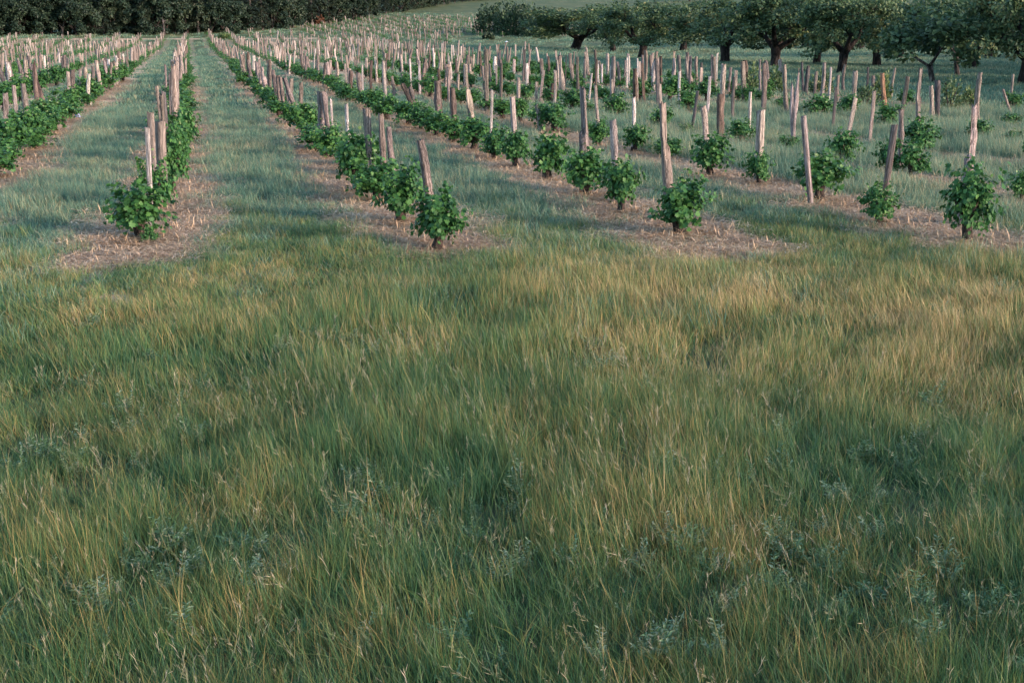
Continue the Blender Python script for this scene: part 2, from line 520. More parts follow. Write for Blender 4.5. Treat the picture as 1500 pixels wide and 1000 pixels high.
def weed_mesh(name, seed, stems, hh, lf):
    r_ = np.random.default_rng(seed)
    P, D, N, S = [], [], [], []
    g = Geo()
    for k in range(stems):
        a = r_.uniform(0, 2 * math.pi); ln = r_.uniform(0.2, 0.7); H = hh * r_.uniform(0.6, 1.1)
        pts = [Vector((math.cos(a) * H * ln * t ** 1.4, math.sin(a) * H * ln * t ** 1.4, H * t - 0.02)) for t in np.linspace(0, 1, 6)]
        g.tube(pts, list(np.linspace(0.004, 0.0015, 6)), 3, cap=False)
        for t in np.linspace(0.25, 1.0, 10):
            q = Vector((math.cos(a) * H * ln * t ** 1.4, math.sin(a) * H * ln * t ** 1.4, H * t - 0.02))
            for s in (-1, 1):
                b = a + s * r_.uniform(0.7, 1.7)
                P.append(q); D.append((math.cos(b), math.sin(b), r_.uniform(-0.1, 0.7))); N.append((r_.uniform(-.4, .4), r_.uniform(-.4, .4), 1)); S.append(lf * r_.uniform(0.6, 1.2) * (1.2 - 0.5 * t))
    P, D, N = np.array(P, float), np.array(D, float), np.array(N, float)
    tv = DLEAF_V * np.array([0.55, 1, 1])
    V, F = scatter(tv, DLEAF_F, P, D, N, S)
    nv = g.n
    VV = np.concatenate([np.array(g.V), V])
    t1 = np.concatenate([np.full(nv, 0.4), np.repeat(r_.uniform(0.2, 0.9, len(P)), 4)])
    return mesh_np(name, VV, [np.array(g.Q), F + nv], M_WEED, {'tint': t1, 'tint2': t1 * 0 + 0.5, 'along': np.concatenate([np.zeros(nv), np.tile([0, .5, 1, .5], len(P))])})

SRC = {}
def collection(name):
    c = bpy.data.collections.new(name); SRC[name] = c; return c

cA = collection('near_tufts')
for i in range(6): source(cA, 'a%02d' % i, tuft_mesh('tuft', M_GRASS, 10 + i, 100, 0.14, 0.10, 0.27, 0.0029, 0.30, 0.17, 4))
for i in range(4): source(cA, 'b%02d' % i, tuft_mesh('tuft', M_GRASS, 30 + i, 86, 0.14, 0.11, 0.29, 0.0029, 0.28, 0.16, 4, 2, (0.29, 0.42), 0.0028, (0.04, 0.07)))
for i in range(2): source(cA, 'c%02d' % i, tuft_mesh('tuft', M_GRASS, 40 + i, 30, 0.12, 0.12, 0.29, 0.0048, 0.75, 0.3, 5, 2, (0.30, 0.44), 0.0026, (0.07, 0.11)))
cB = collection('mid_tufts')
for i in range(6): source(cB, 'a%02d' % i, tuft_mesh('tuft', M_GRASS, 60 + i, 85, 0.22, 0.11, 0.29, 0.0056, 0.26, 0.16, 3))
for i in range(4): source(cB, 'b%02d' % i, tuft_mesh('tuft', M_GRASS, 70 + i, 74, 0.22, 0.12, 0.30, 0.0056, 0.26, 0.14, 3, 2, (0.28, 0.38), 0.005, (0.05, 0.08)))
cL = collection('lane_tufts')
for i in range(6): source(cL, 'a%02d' % i, tuft_mesh('tuft', M_LANE, 80 + i, 70, 0.26, 0.10, 0.28, 0.008, 0.35, 0.22, 3, 1, (0.20, 0.30), 0.004, (0.04, 0.07)))
cF = collection('far_tufts')
for i in range(5): source(cF, 'a%02d' % i, tuft_mesh('tuft', M_LANE, 90 + i, 60, 0.55, 0.08, 0.22, 0.026, 0.35, 0.22, 2))
cW = collection('weed_sources')
for i in range(4): source(cW, 'a%02d' % i, weed_mesh('weed', 100 + i, 8, 0.22, 0.05))
cS = collection('straw_sources')
for i in range(4):
    r_ = np.random.default_rng(120 + i)
    n = 170
    P = np.stack([r_.uniform(-.3, .3, n), r_.uniform(-.3, .3, n), r_.uniform(0.015, 0.06, n)], -1)
    D = np.stack([r_.normal(size=n), r_.normal(size=n), r_.normal(0, 0.14, n)], -1)
    V, F = scatter(DLEAF_V * np.array([0.16, 1, 0.2]), DLEAF_F, P, D, np.tile([0, 0, 1.0], (n, 1)), r_.uniform(0.04, 0.13, n))
    source(cS, 'a%02d' % i, mesh_np('straw', V, F, M_STRAW, {'tint': np.repeat(r_.uniform(0, 1, n), 4), 'tint2': np.repeat(r_.uniform(0, 1, n), 4), 'along': np.zeros(4 * n)}))

def wedge(r0, r1, dens, spread=R(33)):
    """Random ground points around the view direction between two distances."""
    n = int(spread * (r1 * r1 - r0 * r0) * dens)
    rr = np.sqrt(rng.uniform(r0 * r0, r1 * r1, n)); a = YAW + rng.uniform(-spread, spread, n)
    return np.stack([rr * np.sin(a), rr * np.cos(a)], -1)

def vnoise(x, y, s, seed):
    r_ = np.random.default_rng(seed)
    v = np.zeros_like(x)
    for k in range(7):
        a = r_.uniform(0, 6.28); w = s * r_.uniform(0.5, 1.9); ph = r_.uniform(0, 6.28)
        v += np.sin((x * math.cos(a) + y * math.sin(a)) * w + ph)
    return v / 7 ** 0.5

def stripmask(x, y):
    """1 on the bare strips under the vine rows."""
    x = x + np.where(np.abs(x + .8) < 1.8, 0.42 * (1 - sm(16, 24, y)), 0)
    q = np.abs(((x - rowx(0)) / 3.72 + 0.5) % 1 - 0.5) * 3.72
    q = q + 0.14 * vnoise(x, y, 1.3, 3) + 0.15 * vnoise(x, y, 4.0, 4) + rng.normal(0, 0.13, np.shape(x))
    row = np.round((x - rowx(0)) / 3.72)
    wide = np.where((row >= -1) & (row <= 3), 0.84, 0.46)
    wide = np.where(row == 0, 0.92, wide)
    end = 14.3 + np.where(row <= 0, 0.75, 0) + 0.6 * vnoise(x, y, 1.3, 5) + 0.9 * np.clip(q - 0.3, 0, 2) - np.where(row >= 3, 1.5, np.where(row >= 2, 0.7, 0))
    return (q < wide) & (y > end) & (y < 208) & (row <= 8)

def cover(name, coll, xy, tilt=(-0.13, 0.04), smin=0.8, smax=1.2, hfun=None, label=None):
    x, y = xy[:, 0], xy[:, 1]; n = len(x)
    yaw = rng.uniform(0, 2 * math.pi, n)
    wind = 1 + 0.6 * vnoise(x, y, 1.1, 11)
    tx = CR[0] * tilt[0] * wind + rng.normal(0, 0.06, n); ty = CR[1] * tilt[0] * wind + tilt[1] + rng.normal(0, 0.06, n)
    lx = np.cos(yaw) * tx + np.sin(yaw) * ty; ly = -np.sin(yaw) * tx + np.cos(yaw) * ty
    s = rng.uniform(smin, smax, n)
    h = s * (hfun(x, y) if hfun else 1)
    return gn_cover(name, coll, np.stack([x, y, height(x, y)], -1), np.stack([-ly, lx, yaw], -1), np.stack([s, s, h], -1), rng.integers(0, len(coll.objects), n))

def gh(x, y):
    return np.clip(1.0 + 0.18 * vnoise(x, y, 1.0, 21) + 0.20 * vnoise(x, y, 3.2, 22), 0.4, 1.7)

def gh2(x, y):
    return gh(x, y) * (1 - 0.35 * sm(11.5, 13.5, y) * (1 - sm(17, 22, y)))

def front(x, y):
    """Meadow in front of the vine rows."""
    return 14.8 + 1.2 * vnoise(x, y, 0.5, 31) + rng.normal(0, 2.2, len(x))

p = wedge(2.6, 9.5, 75); p = p[~stripmask(p[:, 0], p[:, 1])]
o = cover('grass', cA, p, hfun=gh)
p = wedge(9.5, 21, 46); k = (~stripmask(p[:, 0], p[:, 1])) & (p[:, 1] < front(p[:, 0], p[:, 1])); p = p[k]
cover('grass', cB, p, hfun=gh2)
p = wedge(9, 48, 19)
k = (~stripmask(p[:, 0], p[:, 1])) & (p[:, 1] > front(p[:, 0], p[:, 1])); p = p[k]
cover('grass', cL, p, hfun=lambda x, y: gh2(x, y) * (1 + 0.55 * sm(8, 11, x)))
p = wedge(44, 130, 2.2, R(29)); p = p[~stripmask(p[:, 0], p[:, 1])]
cover('grass', cF, p)
p = wedge(130, 330, 0.16, R(28)); p = p[~stripmask(p[:, 0], p[:, 1])]
cover('grass', cF, p, smin=1.2, smax=2.2)
# straw over the strips
p = np.concatenate([wedge(12, 40, 52), wedge(40, 75, 8)]); p = p[stripmask(p[:, 0], p[:, 1]) & (rng.uniform(0, 1, len(p)) < 0.9)]
cover('straw_litter', cS, p, tilt=(0, 0), smin=0.8, smax=1.5)
# stray tufts in the strips
p = wedge(13, 60, 1.4); p = p[stripmask(p[:, 0], p[:, 1]) & (vnoise(p[:, 0], p[:, 1], 1.8, 41) > 0.5)]
cover('grass', cL, p, smin=0.35, smax=0.7)

# leafy weeds: drifts seen in the meadow
W = []
for (px, py, rad, n) in [(230, 860, .55, 60), (120, 930, .4, 30), (330, 850, .3, 22), (530, 760, .5, 40), (740, 770, .45, 36), (1080, 830, .6, 60), (1290, 880, .5, 40),
                         (1470, 910, .35, 28), (410, 545, .8, 46), (490, 520, .6, 34), (90, 700, .45, 22), (640, 980, .3, 20), (960, 970, .35, 20), (1320, 700, .5, 20),
                         (1110, 720, .45, 22), (420, 450, .6, 18), (60, 470, .7, 26), (640, 440, .7, 24), (900, 560, .5, 18), (1230, 470, .6, 14), (1430, 440, .7, 24), (180, 640, .5, 18)]:
    c = at(px, py); n = int(n * .36)
    W.append(np.stack([c.x + rng.normal(0, rad * 0.7, n), c.y + rng.normal(0, rad * 0.8, n)], -1))
W.append(wedge(3, 14, 0.25))
cover('weeds', cW, np.concatenate(W), smin=0.6, smax=1.15)

# ------------------------------------------------------------ wooden posts
def post_mesh(kind, seed):
    """Unit post: height 1, width 1, foot at z = 0; reaches a little below."""
    r_ = np.random.default_rng(seed)
    if kind in 'LTB':
        sides, rings = 14, 22
        flut = r_.uniform(-1, 1, sides) * 0.19
        V = []
        ph = r_.uniform(0, 6.28); bend = r_.uniform(0.15, 0.5)
        kf = r_.uniform(5, 14); cut = r_.uniform(0.5, 0.7); side = r_.uniform(0, 6.28)
        for i in range(rings):
            z = -0.12 + 1.12 * i / (rings - 1)
            cx = bend * math.sin(z * 2.6 + ph) - bend * math.sin(ph); cy = bend * 0.6 * math.sin(z * 3.3 + ph * 2) - bend * 0.6 * math.sin(ph * 2)
            rad = 0.5 * (1.08 - 0.20 * z) * (1 + 0.10 * math.sin(z * kf + ph) + r_.normal(0, .065))
            for k in range(sides):
                t = 2 * math.pi * k / sides
                q = rad * (1 + flut[k] * (1 + 0.5 * math.sin(5 * z + k)) + r_.uniform(-0.07, 0.07))
                x, y = q * math.cos(t), q * math.sin(t)
                if kind == 'T' and z > cut + 0.05 * math.sin(3 * t + ph):
                    # the upper length is split away on one side
                    u = x * math.cos(side) + y * math.sin(side)
                    lim = 0.02 * math.sin(9 * z)
                    if u > lim: x -= (u - lim) * math.cos(side); y -= (u - lim) * math.sin(side)
                zz = z
                if i == rings - 1: zz += r_.uniform(-0.045, 0.012)
                V.append((cx + x, cy + y, zz))
        Q = [(i * sides + k, i * sides + (k + 1) % sides, (i + 1) * sides + (k + 1) % sides, (i + 1) * sides + k) for i in range(rings - 1) for k in range(sides)]
        c = len(V)
        top = np.array(V[-sides:]); V.append((top[:, 0].mean(), top[:, 1].mean(), top[:, 2].mean() - 0.004))
        T = [(c - sides + k, c - sides + (k + 1) % sides, c) for k in range(sides)]
        return mesh_np('post', V, [np.array(Q), np.array(T)], M_POST)
    if kind in 'SPN':
        dx, dy = {'S': (0.5, 0.44), 'P': (0.5, 0.2), 'N': (0.5, 0.42)}[kind]
        prof = []
        b = 0.09
        for sx, sy in ((1, -1), (1, 1), (-1, 1), (-1, -1)):
            e = [(sx * dx, sy * (dy - b * .6)), (sx * (dx - b), sy * dy)]
            prof += e if sx * sy > 0 else e[::-1]
        sides, rings = len(prof), 16
        V = []
        ph = r_.uniform(0, 6.28); bow = r_.uniform(0.05, 0.3); tw = r_.uniform(-0.35, 0.35)
        slant = r_.uniform(-0.03, 0.03)
        for i in range(rings):
            z = -0.12 + 1.12 * i / (rings - 1)
            cx = bow * math.sin(z * 3 + ph) - bow * math.sin(ph)
            ca, sa = math.cos(tw * z), math.sin(tw * z)
            for k, (x, y) in enumerate(prof):
                q = 1 + r_.uniform(-0.05, 0.05)
                zz = z + (slant * x + r_.uniform(-0.006, 0.006) if i == rings - 1 else 0)
                V.append((cx + (x * ca - y * sa) * q, (x * sa + y * ca) * q, zz))
        Q = [(i * sides + k, i * sides + (k + 1) % sides, (i + 1) * sides + (k + 1) % sides, (i + 1) * sides + k) for i in range(rings - 1) for k in range(sides)]
        c = len(V); top = np.array(V[-sides:]); V.append(tuple(top.mean(0)))
        T = [(c - sides + k, c - sides + (k + 1) % sides, c) for k in range(sides)]
        return mesh_np('post', V, [np.array(Q), np.array(T)], M_POST)

PM = {}
for kd, cnt in (('L', 6), ('T', 5), ('S', 4), ('P', 4), ('N', 4)):
    PM[kd] = [post_mesh(kd, 500 + 31 * i + ord(kd)) for i in range(cnt)]

def fork_mesh():
    g = Geo()
    g.tube([(0, 0, -.12), (0.05, 0, .2), (-.05, 0, .42), (0.1, 0, .6), (.35, 0, .8), (.7, 0, 1.0)], [.55, .5, .5, .42, .36, .3], 9, 0.08)
    g.tube([(-.1, 0, .40), (-.5, .1, .56), (-.8, .1, .72), (-1.15, .1, .86)], [.38, .34, .3, .24], 8, 0.08)
    return g.mesh('post', M_POST, False)
PM['F'] = [fork_mesh()]
def prop_mesh():
    g = Geo()
    g.tube([(0, 0, -.12), (0.1, 0, .3), (-.1, 0, .7), (-.25, 0, 1.0)], [.5, .48, .45, .36], 10, 0.1)
    g.tube([(1.6, .2, -.08), (1.15, .2, .2), (.6, .2, .45), (.15, .1, .68)], [.42, .40, .34, .22], 8, 0.08)
    return g.mesh('post', M_POST, False)
PM['A'] = [prop_mesh()]

TONES = {'p': (0.37, 0.305, 0.27), 'g': (0.24, 0.20, 0.18), 'b': (0.12, 0.088, 0.075), 'o': (0.36, 0.20, 0.115), 'w': (0.58, 0.51, 0.47), 'd': (0.13, 0.12, 0.125)}  # orange tone: warm light on one post, put into its wood colour
TWORD = {'p': 'pale', 'g': 'grey-pink', 'b': 'dark brown', 'o': 'orange-lit', 'w': 'whitish', 'd': 'dark grey'}
KWORD = {'L': 'rough log post', 'T': 'half-split log post', 'S': 'square wooden post', 'P': 'flat plank post', 'N': 'thin wooden stick post', 'F': 'forked branch post', 'A': 'log post with prop'}

POSTS = []     # dicts: base, top, width m, kind, tone, row
def add_post(base, top, w, kind, tone, label=None):
    POSTS.append(dict(b=base, t=top, w=w, k=kind, c=tone, label=label, row=int(round((base.x - rowx(0)) / 3.72))))

MP = [  # foot x, foot y, top x, top y, width (picture units), kind, tone, own label
 (223,340,212,187,7.5,'P','w','whitish plank post rising from the leftmost front vine'),
 (239,305,237,178,13,'S','g','square post with dark left face, just behind the leftmost front vine'),
 (233,290,229,163,10,'L','g','short thick post behind the square post near the leftmost front vine'),
 (244,240,230,126,4.5,'N','g','thin stick leaning left beside the vine row left of the central lane'),
 (245,245,239,134,6,'P','d',None),(251,262,248,136,11,'T','g','broad bark-covered post with narrow split top left of the central grass lane'),
 (252,215,247,108,5,'P','g',None),(256,222,252,105,6,'P','g',None),(260,225,258,96,8,'L','p',None),(258,195,254,95,5,'P','p',None),(262,190,259,88,5.5,'L','p',None),
 (636,345,605,205,12,'L','g','thick cracked log post leaning left over the front vine right of the central lane'),
 (586,290,569,185,8,'L','g','leaning log post, second in the row right of the central lane'),
 (562,285,559,166,9,'L','g','upright rough log post beside a shorter leaning log, right of the central lane'),
 (538,284,534,158,9,'L','g','upright log post standing against a bare vine trunk right of the central lane'),
 (515,245,508,152,6,'T','w','white-topped split post in the row right of the central grass lane'),
 (491,225,484,145,3.2,'N','w','very thin pale stick next to two broad posts right of the central lane'),
 (484,222,476,135,6.5,'L','g',None),(467,215,468,133,12.5,'L','g','widest grey bark post, broad as a trunk, right of the central lane'),
 (440,185,436,120,5.5,'L','g',None),(441,182,420,113,6,'L','g','log leaning left in a V with another post, right of the central lane'),(423,178,421,114,6,'L','g',None),
 (418,172,412,112,5,'L','g',None),(410,166,407,110,5,'L','g',None),(406,160,402,102,6,'L','g',None),(393,146,387,97,6.5,'T','p',None),
 (381,136,377,90,5,'L','g',None),(370,127,367,87,5,'L','g',None),(358,116,353,83,5,'L','p',None),
 (985,325,974,150,12,'T','g','tall two-part post, dark thin top on thick base, behind the third front vine'),
 (905,300,893,174,9.5,'L','p','smooth two-toned post leaning left, second in the row right of the next lane'),
 (855,285,850,127,11.5,'T','g','tall knotty post whose bark splits at the top, behind a leafy vine'),
 (755,245,751,142,7,'S','p','squared pale post with dark left side beside a thinner white stake'),
 (719,230,719,132,3.8,'P','w','slim whitish stake standing alone left of a squared pale post'),
 (692,210,686,131,7.5,'T','p','pale post with a thin broken tip between two leafy vines'),
 (666,205,664,128,7.5,'L','b','dark brown peeling post left of a pale broken-tipped post'),
 (642,195,641,118,7.5,'L','g',None),(646,178,643,100,4,'L','b',None),(613,175,592,120,6,'L','b','dark log leaning left with a second log against it'),(609,172,599,127,5,'L','g',None),
 (566,170,562,88,4.5,'L','p',None),(578,142,572,112,4,'L','g',None),(532,152,531,95,2.6,'N','w','short bright white stake above the hedge-like second row right of the lane'),
 (544,152,545,88,4,'L','b',None),(507,138,505,93,3.2,'P','p',None),(493,132,492,90,4,'L','p',None),(483,128,482,88,4,'P','p',None),(466,118,465,88,3,'N','p',None),(456,116,450,83,4.5,'L','g',None),
 (1407,335,1423,152,13,'T','p','tall pale split post leaning right behind the rightmost front vine'),
 (1290,322,1311,183,9,'P','g','grey-brown plank post leaning right over a low small vine'),
 (1188,303,1177,171,8.5,'S','p','squared plank post leaning left with its foot showing below the vine'),
 (1110,270,1115,162,11,'S','p','stout square post with flat top and shaded left face'),
 (1037,240,1023,156,8,'L','p','peeled pale log leaning left behind a spreading vine'),
 (928,222,924,142,5,'L','w','short whitish stake with notched head above a bushy vine'),
 (879,213,874,124,4.2,'L','p',None),(791,195,785,153,6,'L','p','short spiky broken stump post left of a round bushy vine'),
 (812,158,813,103,4.2,'P','p',None),(809,156,809,122,5,'L','b',None),(759,180,757,113,5,'L','p',None),(733,172,734,92,4,'L','g',None),(714,166,711,72,5.2,'L','g','very tall slender brownish post in the crowded middle rows'),
 (686,158,682,95,3.2,'N','p',None),(658,155,658,98,4.6,'L','g',None),(672,148,670,108,4,'L','p',None),(615,140,614,90,3.6,'P','w',None),(603,135,600,87,2.6,'N','w',None),(590,130,586,80,3,'L','p',None),
 (1318,255,1317,160,6.5,'L','g','cracked round post half hidden by the leaning grey-brown plank'),
 (1235,225,1253,143,6,'P','p','flat plank leaning right, rising from a round leafy vine'),(1251,170,1250,103,5.5,'L','p',None),
 (1273,216,1281,134,5,'P','p','pale plank standing clear of any vine in open grass'),
 (1161,222,1166,125,6,'F','p','forked branch post shaped like the letter Y'),(1153,170,1150,93,5.5,'L','g',None),
 (1097,205,1099,135,4,'N','w',None),(1073,182,1075,113,4.6,'P','g',None),(1055,205,1057,137,9.5,'L','b','thick dark brown rotten log post in pale dry grass'),
 (1013,195,1022,133,4.4,'P','d','dark plank leaning right, crossing a pale leaning log'),(1036,168,1040,112,4.2,'P','w',None),(967,190,966,123,5,'P','g',None),(964,160,962,85,5,'L','g',None),
 (931,153,930,100,5,'L','b',None),(898,172,900,115,4.6,'L','p',None),(897,150,898,82,6,'L','g',None),(861,160,867,108,2.8,'N','w',None),(792,152,796,103,4.2,'P','p',None),(786,154,786,120,4.2,'P','p',None),
 (770,145,772,93,4.6,'P','w',None),(820,137,822,90,4.2,'A','p','post with a leaning prop against it before a round vine'),(840,125,837,78,4.8,'L','g',None),(882,140,882,94,2.6,'N','w',None),(874,150,875,87,4,'L','b',None),
 (1320,180,1327,112,5.8,'P','g',None),(1344,205,1349,100,6.5,'T','g','post with a thin whitish upper length on a thick bark base'),(1365,180,1366,125,5.2,'L','p',None),(1374,178,1374,117,6.2,'L','d',None),
 (1433,185,1434,106,7.2,'L','g','thick grey post on the far right before the orchard grass'),(1484,176,1469,131,3.4,'N','p','thin stick leaning left alone at the far right'),(1481,150,1484,109,3.2,'N','p',None),
 (1305,145,1310,99,3.6,'L','g',None),(1297,170,1297,106,5.6,'L','o','orange-lit peeled post among the grey ones near the orchard'),(1279,150,1280,110,4.8,'L','g',None),(1270,135,1270,98,3.2,'L','d',None),
 (1236,135,1237,94,4.2,'L','g',None),(1227,150,1226,109,3.4,'L','g',None),(1220,195,1223,128,4.2,'P','d',None),(1213,157,1217,99,3.4,'N','w',None),(1202,162,1204,91,5,'L','g',None),(1193,152,1198,104,4.2,'L','g',None),
 (1180,140,1183,96,5,'L','d',None),(1177,138,1177,90,3,'L','d',None),(1142,115,1142,87,4,'L','p',None),(1118,172,1117.5,92,7.2,'L','g','tall thick grey post right of the yellow-green shrub'),(1114,150,1114,87,3,'L','g',None),
 (1088,125,1088,97,2.6,'N','p',None),(1093,128,1093,88,6,'L','b',None),(1078,148,1078,103,4.6,'P','p',None),(1058,130,1058,94,2.8,'N','w',None),(1049,128,1052,78,3.2,'N','w',None),(1047,137,1045,83,4.4,'L','g',None),
 (1028,142,1027.5,92,3.6,'P','d',None),(1021,128,1021,82,4.2,'L','g',None),(1010,137,1006,90,5,'A','p',None),(996,118,996,80,4,'L','g',None),(996,162,996,105,3.2,'N','w',None),(985,137,986,85,5.4,'T','p',None),
 (957,130,956,80,4.2,'L','g',None),(940,130,941,80,4.2,'L','g',None),(937,128,936.5,90,3.6,'P','w',None),(921,125,921.6,82,2.4,'N','w',None),(915,125,915,88,3.2,'L','g',None),(889,115,889,78,3.6,'L','p',None),(864,118,859,75,3.6,'L','p',None),(857,128,856.6,85,3.2,'L','g',None),
 (8,215,1,135,7,'L','g',None),(30,205,19,125,5.4,'P','p',None),(41,200,33,122,8,'L','g',None),(57,188,51,101,8,'A','b','dark brown log with a prop, taller than its neighbours at the left edge'),
 (103,162,97,105,4.8,'P','p',None),(110,160,107,102,6,'L','g',None),(119,152,117,102,4,'P','p',None),(128,148,124,97,6,'L','g',None),(148,138,140,88,4.8,'L','p',None),(155,128,152,87,4,'L','g',None),(162,125,158,87,4.2,'P','w',None),
 (15,140,12,91,8,'L','g',None),(36,135,28,88,5,'L','g',None),(40,130,37,87,4,'L','p',None),(67,120,65,82,3,'N','w',None),(75,118,73,84,4,'L','d',None),
]
for (bx, by, tx, ty, w, kd, tn, lb) in MP:
    b = at(bx, by)
    zc = project(b)[2]
    add_post(b, up_at(b, tx, ty), w * zc / FPX, kd, tn, lb)

# ------------------------------------------------------------ grapevines
def vine_meshes(seed, leaves=1150):
    """Head-trained bush vine of unit width and height: gnarled stem and a crown of lobed leaves."""
    r_ = np.random.default_rng(seed)
    g = Geo()
    th = r_.uniform(0.30, 0.40)
    ox, oy = r_.uniform(-.06, .06, 2)
    g.tube([(0, 0, -.08), (ox * .4, oy * .4, .04), (ox, oy, th * .6), (ox * .7, oy * .8, th)], [.115, .095, .075, .10], 10, 0.16)
    arms = []
    for k in range(4):
        a = k * 1.57 + r_.uniform(-.5, .5); q = r_.uniform(.12, .24)
        e = Vector((ox + math.cos(a) * q, oy + math.sin(a) * q, th + r_.uniform(.10, .24)))
        g.tube([(ox * .7, oy * .8, th - .04), (ox + math.cos(a) * q * .6, oy + math.sin(a) * q * .6, th + .06), e], [.07, .055, .04], 7, 0.15)
        arms.append(e)
    if r_.uniform() < .5:
        g.tube([(.05, .03, .0), (.13, .06, .12), (.12, .05, .24)], [.05, .04, .04], 6, .15)
    stem = g.mesh('trunk', M_STEM)
    P, D, N, S, tint = [], [], [], [], []
    nsh = 44
    for k in range(nsh):
        e = arms[k % 4]
        a = r_.uniform(0, 6.283); out = r_.uniform(.10, .50); hz = r_.uniform(-.12, .60)
        tip = Vector((ox + math.cos(a) * out, oy + math.sin(a) * out, min(.99, .42 + hz)))
        if k % 5 == 0: tip = Vector((ox + math.cos(a) * out * 1.3, oy + math.sin(a) * out * 1.3, r_.uniform(.5, 1.16)))
        if out > .44: tip.z = min(tip.z, .80)
        m = leaves // nsh
        for j in range(m):
            t = r_.uniform(.1, 1) ** .65
            q = e.lerp(tip, t) + Vector(r_.normal(0, .045, 3))
            q.z -= .10 * t * t * (out / .50)
            q.z = max(q.z, .15)
            rad = Vector((q.x - ox, q.y - oy, (q.z - .45) * .8))
            rad = rad.normalized() if rad.length > 1e-4 else Vector((0, 0, 1))
            P.append(q)
            nrm = rad * .9 + Vector((0, 0, .55)) + Vector(r_.normal(0, .42, 3))
            dn = Vector(r_.normal(0, .7, 3)) + rad * .5 + Vector((0, 0, -.75))
            D.append(dn); N.append(nrm)
            S.append(r_.uniform(.055, .10) * (1 if t < .9 else .75))
            tint.append(r_.uniform(.05, .8) + (.16 if t > .9 and hz > .3 else 0))
    # pale young tips
    for k in range(6):
        a = r_.uniform(0, 6.28); q = r_.uniform(.05, .40)
        P.append(Vector((math.cos(a) * q, math.sin(a) * q, r_.uniform(.80, 1.02) - q * .3))); D.append(Vector((r_.normal(0, .4), r_.normal(0, .4), 1))); N.append(Vector(r_.normal(0, 1, 3)))
        S.append(r_.uniform(.04, .07)); tint.append(r_.uniform(.85, 1.05))
    V, F = scatter(VLEAF_V, VLEAF_F, np.array(P), np.array(D), np.array(N), S)
    fol = mesh_np('foliage', V, F, M_VINE, {'tint': np.repeat(tint, len(VLEAF_V))})
    return stem, fol
VM = [vine_meshes(700 + 7 * i) for i in range(8)]

VINES = []
def add_vine(base, w, h, var=None, label=None, depth=None):
    VINES.append(dict(b=base, w=w, h=h, d=depth or w, v=random.randrange(8) if var is None else var, label=label, row=int(round((base.x - rowx(0)) / 3.72))))

